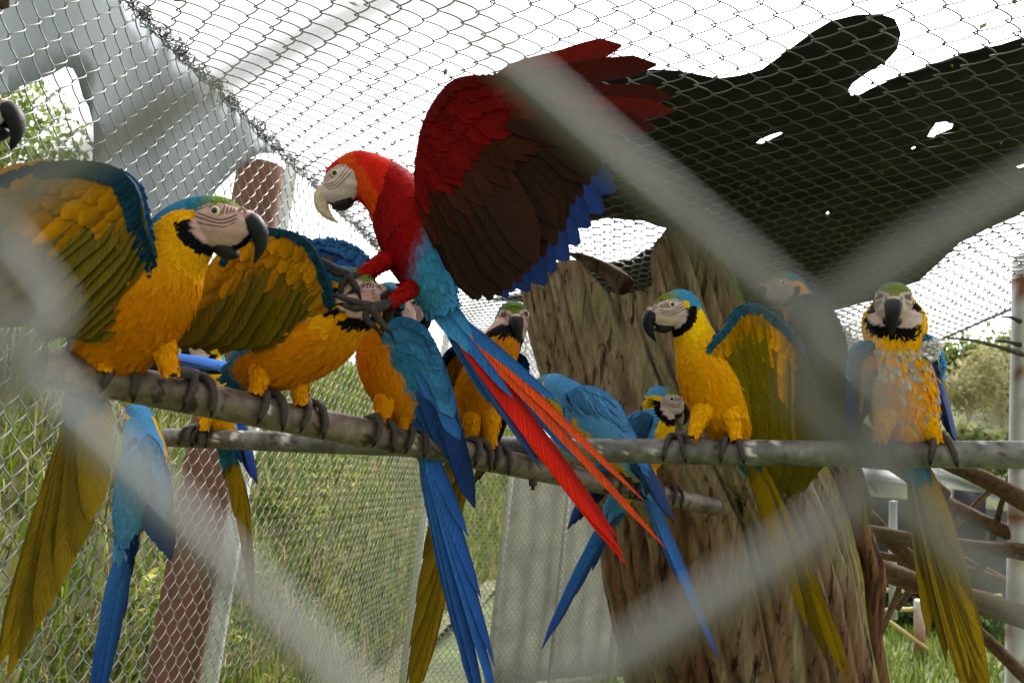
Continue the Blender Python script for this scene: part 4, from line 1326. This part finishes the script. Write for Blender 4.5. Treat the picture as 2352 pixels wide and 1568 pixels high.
make_tail(b, (292, 1238, 1.86), fan([(262, 1400, 1.84), (235, 1500, 1.83), (205, 1620, 1.82), (225, 1640, 1.82), (250, 1560, 1.83), (285, 1420, 1.85)], 9), C(.1, .1, -1), BYL, fw=.032)

# M: on the far end of the level perch
b = macaw('macaw mostly hidden at the far left end of the level perch, yellow tail hanging',
          [(522, 1020, 2.03, .024, .022), (512, 985, 2.02, .040, .038), (496, 930, 2.0, .050, .048), (484, 875, 1.985, .048, .046), (478, 830, 1.98, .038, .039), (476, 810, 1.98, .034, .036)],
          C(.6, .2, .8), (462, 780, 1.945), C(-.85, -.3, -.35), C(-.1, 1, 0), eye_side=1,
          thighs=[[(478, 940, 1.96), (472, 960, 1.955), (470, 982, 1.955)]], base=pipe_at(P2, 480)[0])
feet(b, P2, PR, (446, 478), ((462, 980, 1.96), (478, 982, 1.955)))
make_wing(b, [(505, 850, 1.98), (530, 870, 2.0), (540, 910, 2.01)], [(545, 1040, 2.05), (568, 1080, 2.06), (592, 1115, 2.06)], C(.8, .3, -.2), BY, n=10, fw=.032)
make_tail(b, (525, 1022, 2.03), fan([(515, 1100, 2.02), (560, 1260, 1.99), (575, 1340, 1.98), (583, 1405, 1.97), (584, 1330, 1.98), (575, 1200, 2.0)], 10), C(.1, .1, 1), BY, fw=.030)

# N: only its beak reaches into the frame
b = macaw('macaw at the left edge, only its dark beak in the frame',
          [(-300, 640, 1.22, .024, .022), (-270, 580, 1.18, .042, .040), (-230, 500, 1.12, .054, .052), (-190, 410, 1.07, .052, .050), (-150, 330, 1.04, .040, .042), (-125, 285, 1.03, .036, .038)],
          C(-.7, .6, .2), (-74, 222, 1.0), C(1, -.02, -.05), C(0, 1, 0), eye_side=1, base=W(-280, 600, 1.25))
make_wing(b, [(-215, 400, 1.03), (-250, 420, 1.05), (-275, 470, 1.08)], [(-300, 700, 1.2), (-320, 740, 1.22), (-340, 780, 1.24)], C(-.3, .4, -1), BY, n=9, fw=.034, ventral=False)
make_tail(b, (-302, 645, 1.22), fan([(-350, 800, 1.2), (-370, 950, 1.2), (-360, 820, 1.2)], 6), C(-.3, .4, -1), BY)
#ENV
# ------------------------------------------------------------------ the stump
def fbm(x, y, z, o=3):
    return mnoise.fractal(Vector((x, y, z)), 0.9, 2.1, o)
SD = 2.62
st_y = np.array([500, 540, 650, 760, 860, 960, 1060, 1190, 1320, 1440, 1568, 1900, 2290.])
st_l = np.array([1175, 1180, 1192, 1214, 1240, 1258, 1290, 1360, 1374, 1402, 1434, 1480, 1470.])
st_r = np.array([1600, 1625, 1672, 1705, 1745, 1805, 1868, 1925, 1965, 1985, 2005, 2080, 2190.])
rx = np.array([1150, 1197, 1220, 1255, 1285, 1302, 1322, 1350, 1400, 1428, 1442, 1462, 1492, 1525, 1600, 1665, 1720])
ry = np.array([660, 652, 643, 640, 646, 682, 716, 724, 718, 700, 644, 612, 592, 582, 580, 606, 650])
stump = thing('tree_stump', 'massive weathered hollow tree stump rising to the mesh roof', 'stump', W(1860, 2280, SD))
Hh = nz(np.array([_F[0], _F[1], 0]))
NS_, NT_ = 150, 300
V, Cc = [], []
yb = 2290.0
groove_dark, wood, grey, red, lich = lin('#2a1c12'), lin('#876848'), lin('#a3937c'), lin('#6e4832'), lin('#867f5e')
for i in range(NS_ + 14):
    k = min(1.0, i / (NS_ - 1))
    inner = max(0, i - (NS_ - 1))
    for j in range(NT_):
        th = 2 * math.pi * j / NT_
        sx, cz = math.sin(th), math.cos(th)
        # x of this angle at rim level gives the rim height
        if cz > -0.15:
            rim = float(np.interp(1410 + 232 * sx, rx, ry))
        else:
            rim = 690 + 20 * math.sin(th * 7)
        rim += 7 * mnoise.noise(Vector((th * 9, 3, 0))) + 5 * mnoise.noise(Vector((th * 26, 1, 0)))
        y = yb + (rim - yb) * (k ** 0.72)
        rs = 1.0
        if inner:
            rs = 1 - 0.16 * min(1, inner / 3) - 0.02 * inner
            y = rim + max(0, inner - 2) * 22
        l_, r_ = np.interp(y, st_y, st_l), np.interp(y, st_y, st_r)
        cx, hw = (l_ + r_) / 2, (r_ - l_) / 2
        c = W(cx, y, SD)
        R0 = hw * SD / FPX * 0.985
        zz = c[2]
        n1 = fbm(sx * 2.2, cz * 2.2, zz * 1.3)
        n2 = mnoise.noise(Vector((sx * 8.5, cz * 8.5, zz * 0.9 + 0.5 * n1)))
        n3 = mnoise.noise(Vector((sx * 24, cz * 24, zz * 2.2)))
        n4 = mnoise.noise(Vector((sx * 60, cz * 60, zz * 5)))
        g_ = 1 - abs(n2) * 3.4
        topf = math.exp(-max(0, (y - rim)) / 130.0)
        dr = 0.05 * n1 - (0.045 + .05 * topf) * max(0, g_) ** 2 + 0.022 * n3 + 0.010 * n4
        r = R0 * rs * (1 + dr)
        V.append(c + _R * sx * r - Hh * cz * r)
        m = 0.5 + 0.5 * n3
        col = wood * (1 - m) + grey * m
        m2 = min(1, max(0, 0.5 + 0.9 * n1))
        low = min(1, max(0, (y - 880) / 330))
        mr = m2 * (.25 + .55 * low) + .18 * low
        col = col * (1 - mr) + red * mr
        lf = min(1, max(0, (fbm(sx * 5 + 4, cz * 5, zz * 3.2) - .12) * 3.5))
        col = col * (1 - lf * .6) + lich * lf * .6
        if sx > 0.80 and cz > 0:
            ms = min(1, max(0, 1 - abs(sx - .93 - .02 * n3) / .07)) * (0.5 + .5 * min(1, max(0, n3 + .8)))
            col = col * (1 - ms * .8) + lin('#8d9a2c') * ms * .8
        gd = min(1, max(0, g_ - .55) * 1.5)
        col = col * (1 - gd) + groove_dark * gd
        if n4 > .5:
            col = col * .6
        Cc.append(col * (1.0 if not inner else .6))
MB().add(V, grid_quads(NS_ + 14, NT_, True), None, Cc).build('trunk', M_STUMP, stump)

def knobbly(parent, name, pts, rad_, col, m=M_BRANCH, n=40, sides=14, amp=.16, freq=9.0, col2=None):
    P = cr(pts3(pts) if len(pts[0]) == 3 else pts, n)
    rr = np.interp(np.linspace(0, 1, n), np.linspace(0, 1, len(rad_)), rad_)
    T = nz(np.gradient(P, axis=0))
    N = nz(np.cross(T[0], np.array([.3, .2, 1.0])))
    V, Cc = [], []
    col2 = col * .35 if col2 is None else col2
    for k in range(n):
        N = nz(N - T[k] * np.dot(N, T[k])); B = np.cross(T[k], N)
        for a in np.linspace(0, 2 * math.pi, sides, endpoint=False):
            d = math.cos(a) * N + math.sin(a) * B
            q = P[k] * freq
            ns = mnoise.noise(Vector((q[0] * .35 + math.cos(a) * 1.6, q[1] * .35 + math.sin(a) * 1.6, q[2] * .35))) + .5 * mnoise.noise(Vector((math.cos(a) * 4, math.sin(a) * 4, k * .12)))
            V.append(P[k] + d * rr[k] * (1 + amp * ns))
            f = min(1, max(0, .45 + .9 * ns))
            Cc.append(col2 * (1 - f) + col * f)
    e = len(V)
    V += [P[0], P[-1]]; Cc += [col, col]
    t = [(e, (j + 1) % sides, j) for j in range(sides)] + [(e + 1, (n - 1) * sides + j, (n - 1) * sides + (j + 1) % sides) for j in range(sides)]
    return MB().add(V, grid_quads(n, sides, True), t, Cc).build(name, m, parent)
knobbly(stump, 'buttress', [(1868, 1010, 2.66), (1905, 1110, 2.62), (1955, 1215, 2.60), (1988, 1310, 2.58), (1992, 1420, 2.58), (1998, 1568, 2.58), (2060, 2250, 2.55)],
        [.035, .055, .062, .060, .052, .055, .12], lin('#8a6047'), M_STUMP, n=90, sides=22, amp=.30, freq=14, col2=lin('#3c2417'))
knobbly(stump, 'broken_stub', [(1300, 580, 2.72), (1345, 598, 2.72), (1400, 628, 2.70), (1440, 660, 2.66)], [.004, .018, .027, .034], lin('#7a6246'), M_STUMP, n=30, amp=.3, freq=20)

# dead branches lying to the right of the stump
BR = [('thick grey brown dead branch highest right of the stump, just under the level perch', [(2150, 1052, 3.0), (2240, 1092, 2.9), (2352, 1150, 2.8), (2480, 1225, 2.7)], [.030, .038, .042, .045]),
      ('split dead branch sloping down behind the scruffy macaw tail', [(2120, 1120, 3.2), (2210, 1172, 3.1), (2300, 1215, 3.0), (2420, 1265, 2.9)], [.030, .036, .038, .042]),
      ('nearly level dead branch running right from the stump', [(1960, 1212, 2.9), (2030, 1226, 2.9), (2120, 1243, 2.9), (2240, 1255, 2.9), (2360, 1268, 2.85), (2470, 1290, 2.8)], [.036, .034, .036, .030, .040, .045]),
      ('dark dead branch slanting steeply away from the stump side', [(1930, 1120, 3.0), (2000, 1190, 3.0), (2070, 1262, 3.0), (2150, 1330, 3.0)], [.034, .036, .034, .028]),
      ('long low dead branch leaving the stump at its foot side', [(1985, 1290, 2.75), (2060, 1320, 2.75), (2150, 1350, 2.7), (2260, 1385, 2.65), (2400, 1432, 2.6)], [.042, .044, .046, .048, .050]),
      ('thin dark dead branch at the bottom right corner', [(2190, 1395, 3.0), (2270, 1470, 2.9), (2360, 1560, 2.8), (2480, 1680, 2.7)], [.024, .028, .030, .034]),
      ('mossy grey log behind the perch between the two right macaws', [(1820, 905, 2.35), (1900, 950, 2.3), (1990, 1010, 2.25), (2080, 1075, 2.2), (2170, 1140, 2.2)], [.040, .045, .045, .04, .03])]
BR += [('slender dead branch crossing just above the low dead branch', [(1975, 1262, 3.2), (2080, 1285, 3.2), (2200, 1300, 3.15), (2340, 1345, 3.1)], [.020, .022, .018, .016]),
       ('slender dead branch rising steeply to the right behind the scruffy macaw tail', [(2060, 1400, 3.3), (2130, 1290, 3.3), (2210, 1190, 3.25), (2300, 1100, 3.2)], [.016, .020, .018, .012]),
       ('forked thin branch just left of the white post', [(2240, 1330, 3.0), (2275, 1250, 3.0), (2300, 1160, 3.0), (2318, 1090, 3.0)], [.016, .016, .013, .009]),
       ('thin pale branch slanting below the split dead branch', [(2140, 1240, 3.4), (2220, 1290, 3.35), (2300, 1330, 3.3), (2400, 1390, 3.2)], [.020, .022, .022, .02]),
       ('thin branch leaning on the stump buttress', [(2010, 1480, 2.9), (2050, 1390, 2.95), (2085, 1290, 3.0), (2110, 1200, 3.1)], [.014, .014, .012, .009])]
for lb, p, r in BR:
    o = thing('dead_branch', lb, 'branch', W(*p[0]), 'dead branches beside the stump')
    knobbly(o, 'limb', p, [a * .78 for a in r], lin('#7d6448') * rng.uniform(.6, .95), n=50, sides=14, amp=.22, freq=12)
    for q in range(2):
        t = rng.uniform(.2, .8); i = int(t * (len(p) - 1))
        s0 = W(*p[i]); d = nz(rng.normal(0, 1, 3) + UP * .4)
        knobbly(o, 'twig', np.array([s0, s0 + d * .04, s0 + d * .075 + UP * .01, s0 + d * .10]), [.010, .007, .005, .002], lin('#6d5a44'), n=12, sides=7)

# ------------------------------------------------------------------ posts, twigs and rails at the right
o = thing('steel_post', 'white rust streaked steel post at the right edge', 'post', W(2330, 2100, 2.95))
a0, a1 = W(2330, 1760, 2.95), W(2352, 585, 2.95)
mb = MB()
n = 40
V, Cc = [], []
for k in range(n):
    p = a0 + (a1 - a0) * k / (n - 1)
    for (dx, dy) in ((-1, -1), (1, -1), (1, 1), (-1, 1)):
        V.append(p + _R * dx * .027 + Hh * dy * .027)
        f = mnoise.noise(Vector((dx * 3, dy * 2, k * .45)))
        Cc.append(lin('#8a5236') if f > .22 else lin('#cfd1d4'))
mb.add(V, grid_quads(n, 4, True), None, Cc)
mb.build('shaft', M_WHITE, o, smooth=False)
o = thing('dead_twigs', 'thin lichen covered twigs reaching out from the white steel post', 'twigs', W(2340, 800, 2.9))
for p in ([(2345, 812, 2.9), (2290, 795, 2.85), (2235, 782, 2.8), (2180, 776, 2.8)], [(2345, 792, 2.9), (2315, 785, 2.9), (2285, 782, 2.9)], [(2345, 738, 2.9), (2325, 730, 2.9), (2300, 727, 2.9)], [(2350, 815, 2.9), (2320, 806, 2.9), (2280, 790, 2.9)]):
    knobbly(o, 'twig', p, [.010, .007, .005, .003], lin('#6a6558'), n=24, sides=7, amp=.5, freq=40)
o = thing('metal_stake', 'short pale metal stake standing beyond the dead branches', 'stake', W(2052, 1420, 5.0))
mb = MB(); tube(mb, [W(2052, 1420, 5.0), W(2050, 1290, 5.0), W(2052, 1150, 5.0)], .026, 8, lin('#b9bfc2')); mb.build('shaft', M_WHITE, o)

def leafblob(mb, c, r, n, size, cols, flat=1.0, hollow=.35):
    u = rng.normal(0, 1, (n, 3)); u /= np.linalg.norm(u, axis=1, keepdims=True)
    rr = (hollow + (1 - hollow) * rng.uniform(0, 1, n) ** .5)[:, None]
    lob = 1 + .28 * np.sin(u[:, :1] * 5 + c[0]) * np.cos(u[:, 1:2] * 6 + c[1]) + .15 * np.sin(u[:, 2:] * 9 + c[2])
    p = c + u * rr * lob * np.array([r, r, r * flat])
    d1 = nz(rng.normal(0, 1, (n, 3))); d2 = nz(np.cross(d1, rng.normal(0, 1, (n, 3))))
    s = (size * rng.uniform(.6, 1.4, n))[:, None]
    Vv = np.stack([p - d1 * s, p + d2 * s * .45, p + d1 * s, p - d2 * s * .45], 1)
    cc = np.array(cols)[rng.integers(0, len(cols), n)] * rng.uniform(.7, 1.25, (n, 1))
    mb.add(Vv.reshape(-1, 3), np.arange(n * 4).reshape(-1, 4), None, np.repeat(cc, 4, 0))

mb = MB()
for q in range(6):
    leafblob(mb, W(2138 + rng.normal(0, 10), 800 + rng.normal(0, 9), 1.362), .011, 70, .0055, [lin('#f0eeec'), lin('#d9d5d2')], hollow=.1)
mb.build('white_down', M_FEATHER, scruffy, smooth=False, kind='stuff')

def tree(label, base, height, blobs, cols, nleaf, lsize, group=None, trunk_col=lin('#7d6f5c'), tr=.12, name='tree'):
    o = thing(name, label, 'tree', base, group)
    mb = MB()
    top = base + UP * height * .8
    tube(mb, cr(np.array([base, base + UP * height * .3 + rng.normal(0, .05, 3) * height * .3, top]), 10), np.linspace(tr, tr * .25, 10), 7, trunk_col)
    for (ox, oy, oz, r) in blobs:
        e = base + np.array([ox, oy, oz])
        s0 = base + UP * height * rng.uniform(.25, .5)
        tube(mb, cr(np.array([s0, (s0 + e) / 2 + UP * .06 * height, e]), 7), np.linspace(tr * .45, tr * .12, 7), 5, trunk_col)
    mb.build('trunk', M_BRANCH, o)
    mb = MB()
    for (ox, oy, oz, r) in blobs:
        leafblob(mb, base + np.array([ox, oy, oz]), r, nleaf, lsize, cols)
    mb.build('crown', M_LEAF, o, smooth=False, kind='stuff')
    return o
greens = [lin('#6f8440'), lin('#8a9a50'), lin('#5c7236'), lin('#a3a560')]
pale = [lin('#a8a478'), lin('#96995e'), lin('#b5a988')]
tspec = [(1890, 1040, 58, 9, 0), (2010, 1050, 52, 8, 1), (2185, 1030, 60, 8.5, 0), (2225, 1045, 44, 6.0, 1), (2262, 1030, 64, 9.5, 0), (2300, 1050, 46, 6.5, 1), (2335, 1035, 56, 9.0, 0), (2390, 1040, 60, 9, 0), (2450, 1050, 50, 8, 1), (2110, 1040, 62, 8, 0), (2540, 1045, 55, 9, 0)]
tl = ['full green tree on the hillside left of the stump branches', 'pale thin tree on the hillside near the stump', 'rounded green tree just right of the scruffy macaw wing', 'pale bare limbed tree low on the hillside right of the scruffy macaw',
      'tallest green tree on the hillside between macaw and white post', 'pale bare limbed tree beside the white post', 'green tree on the hillside directly behind the white post', 'green tree on the hillside right of the white post', 'pale tree at the far right of the hillside', 'green tree behind the scruffy macaw', 'green tree outermost at the far right']
for (x, y, d, hgt, k), lb in zip(tspec, tl):
    base = W(x, y, d)
    bl = [(rng.normal(0, hgt * .13), rng.normal(0, hgt * .13), hgt * rng.uniform(.5, .92), hgt * rng.uniform(.14, .24)) for _ in range(7)]
    tree(lb, base, hgt, bl, pale if k else greens, 240 if k else 420, .16 if k else .24, 'hillside trees', trunk_col=lin('#b8ab98') if k else lin('#7d6f5c'), tr=.16)
# tree seen through the gap in the plastic sheet
base = FP(4.6, 1.8, 3.2)
c0 = W(70, 320, 5.2)
bl = [tuple(W(x, y, 5.2) - base) + (r,) for x, y, r in ((60, 250, .28), (95, 330, .30), (30, 330, .34), (120, 380, .22), (60, 410, .30), (-30, 380, .4), (10, 250, .25), (-80, 300, .4))]
tree('leafy tree seen through the gap in the grey sheet at upper left', base, 2.6, bl, [lin('#7f9448'), lin('#a3ad68'), lin('#667f38')], 190, .032, tr=.05)

# leafy scrub on the bank and litter caught in the roof mesh
for i, lb in enumerate(('leafy scrub low behind the left fence near the timber post', 'bright leafy scrub on the bank between the two white fence posts', 'leafy scrub on the bank just beyond the second white fence post', 'leafy scrub at the lower left corner behind the fence')):
    s, o_ = ((2.0, .55), (3.4, .7), (5.4, .9), (1.55, .5))[i]
    base = FP(s, float(bank_z(np.array(s), np.array(o_))), o_)
    o = thing('scrub_bush', lb, 'bush', base, 'scrub on the bank')
    mb = MB()
    stems = MB()
    for q in range(9):
        c = base + AV * rng.normal(0, .38) + NL * rng.normal(.1, .12) + UP * rng.uniform(-.15, .5)
        leafblob(mb, c, rng.uniform(.10, .2), 150, .022, [lin('#8f9c34'), lin('#6f8426'), lin('#b4b455'), lin('#566a20')], hollow=.1)
        tube(stems, cr(np.array([base - UP * .2, (base + c) / 2 + rng.normal(0, .03, 3), c]), 6), np.linspace(.008, .003, 6), 5, lin('#8a7758'))
    mb.build('foliage', M_LEAF, o, smooth=False, kind='stuff')
    stems.build('stems', M_BRANCH, o)
mb = MB()
for i in range(260):
    s, w = rng.uniform(.9, 4.5), rng.uniform(.05, 2.7)
    c = RP(s, w, float(sag(np.array(w), np.array(s))) + rng.uniform(-.002, .006))
    d = nz(rng.normal(0, 1, 3) * np.array([1, 1, .3])); d2 = nz(np.cross(d, UP))
    L_ = rng.uniform(.006, .018)
    mb.add([c - d * L_, c + d2 * L_ * .35, c + d * L_, c - d2 * L_ * .35 + UP * .002], [(0, 1, 2, 3)], None, [lin('#6d5a38'), lin('#8a7a52'), lin('#c9c3b4')][i % 3] * .7)
lt = mb.build('leaf_litter', M_LEAF, smooth=False)
tag(lt, 'bits of dry leaf and down caught in the mesh roof', 'litter', kind='stuff')
# meadow grass outside, to the right
n = 16000
d_ = 4.5 + 16 * rng.uniform(0, 1, n) ** 1.5
px_ = rng.uniform(1380, 2500, n)
root = np.array([W(x_, 1400, q_) for x_, q_ in zip(px_, d_)]); root[:, 2] = .0
az = rng.uniform(0, 6.28, n); ln_ = np.stack([np.cos(az), np.sin(az), 0 * az], -1); sd_ = np.stack([-np.sin(az), np.cos(az), 0 * az], -1)
hg = rng.uniform(.06, .22, n)[:, None]; wd = (.004 + .0012 * d_)[:, None] * sd_
V = np.stack([root - wd, root + wd, root + UP * hg + ln_ * hg * .5], 1)
gc = np.array([lin('#677a32'), lin('#87943f'), lin('#536726')])[rng.integers(0, 3, n)] * rng.uniform(.6, 1.2, (n, 1))
mg = MB().add(V.reshape(-1, 3), None, np.arange(n * 3).reshape(-1, 3), np.repeat(gc, 3, 0)).build('meadow_grass', M_GRASS, smooth=False)
tag(mg, 'short green meadow grass on the ground beyond the stump', 'grass', kind='stuff')

# shed, hedge, rails and stones beyond the aviary
o = thing('shed', 'low dark walled shed with white roof beyond the dead branches', 'shed', W(2120, 1330, 12))
c = W(2130, 1215, 12.3)
Hs = nz(np.array([_R[0], _R[1], 0])); 
mb = MB(); box(mb, c + UP * -.35, Hs, Hh, UP, 1.15, .9, .75, lin('#2b3230')); mb.build('wall', M_PAINT, o, smooth=False)
mb = MB(); box(mb, W(2060, 1098, 11.9), Hs, nz(Hh + UP * .25), nz(UP - Hh * .25), .62, .35, .03, lin('#dfe2e2')); mb.build('roof', M_PAINT, o, smooth=False)
mb = MB(); box(mb, W(2215, 1108, 11.9), nz(Hs - UP * .25), nz(Hh), nz(UP + Hs * .25), .62, .35, .03, lin('#dfe2e2')); mb.build('roof', M_PAINT, o, smooth=False)
mb = MB(); box(mb, W(2225, 1185, 11.2), Hs, Hh, UP, .22, .03, .35, lin('#15181a')); mb.build('doorway', M_PAINT, o, smooth=False)
def hedge(label, x0, x1, y0, y1, d, cols, n=2600, size=.05, name='hedge', cat='hedge'):
    o = thing(name, label, cat, W((x0 + x1) / 2, y1, d))
    mb = MB()
    for i in range(9):
        x = x0 + (x1 - x0) * (i + .5) / 9
        leafblob(mb, W(x, (y0 + y1) / 2 + rng.normal(0, 6), d + rng.uniform(-.3, .3)), (y1 - y0) / 2 * d / FPX * 1.05, n // 9, size, cols, hollow=.5)
    mb.build('foliage', M_LEAF, o, smooth=False, kind='stuff')
    mb = MB()
    for i in range(9):
        x = x0 + (x1 - x0) * (i + .5) / 9
        p = W(x, y1, d); tube(mb, [p - UP * .5, p, W(x, (y0 + y1) / 2, d)], .02, 5, lin('#4a3d2c'))
    mb.build('stems', M_BRANCH, o)
dk = [lin('#3c5a24'), lin('#4d6b2c'), lin('#2c4419')]
hedge('dark green hedge low behind the stump at the right', 2020, 2260, 1395, 1530, 10.5, dk, 4200)
hedge('dark green bush at the far end of the side fence', 1395, 1470, 1470, 1600, 7.5, dk, 1600, .04, 'bush', 'bush')
hedge('olive shrub row behind the dead branches near the white post', 2170, 2480, 1180, 1300, 20, [lin('#6c7a3c'), lin('#82884e'), lin('#566430')], 3600, .09, 'shrub_row', 'shrubs')
hedge('long olive hedge line at the foot of the wooded hillside', 1880, 2600, 985, 1090, 34, [lin('#5d6b34'), lin('#75804a'), lin('#8d8a5c')], 5200, .20, 'hedge', 'hedge')
o = thing('rail_fence', 'yellowish pipe rail fence with a rusty post beyond the stump', 'fence', W(2112, 1560, 8.5))
mb = MB(); tube(mb, [W(2112, 1570, 8.5), W(2112, 1470, 8.5), W(2112, 1378, 8.5)], .055, 10, np.array([lin('#b79a84'), lin('#8a5a40'), lin('#c9bcae')])); mb.build('post', M_WHITE, o)
for r in ([(1990, 1402, 8.4), (2200, 1394, 8.6)], [(2020, 1410, 8.4), (2130, 1490, 8.4)], [(1990, 1352, 8.6), (2300, 1368, 8.8)]):
    mb = MB(); tube(mb, [W(*r[0]), W(*r[1])], .022, 8, lin('#c3ab6c')); mb.build('rail', M_WHITE, o)
for i in range(9):
    p = W(2030 + i * 28 + rng.normal(0, 5), 1556 + rng.normal(0, 9), 8.2 + rng.uniform(-.3, .3))
    mb = MB()
    R0 = rng.uniform(.05, .11)
    V = []
    for a in range(6):
        for b_ in range(9):
            th, ph = math.pi * (a + .02) / 5.04, 2 * math.pi * b_ / 9
            d = np.array([math.sin(th) * math.cos(ph) * 1.4, math.sin(th) * math.sin(ph), math.cos(th) * .55])
            V.append(p + d * R0 * (1 + .25 * mnoise.noise(Vector(d * 2 + p))))
    mb.add(V, grid_quads(6, 9, True), None, lin('#b9b2a2') * rng.uniform(.6, 1.1))
    st = mb.build('stone', M_STONE)
    tag(st, 'small pale stone in the row edging the pond behind the stump', 'stone', 'stones edging the pond')
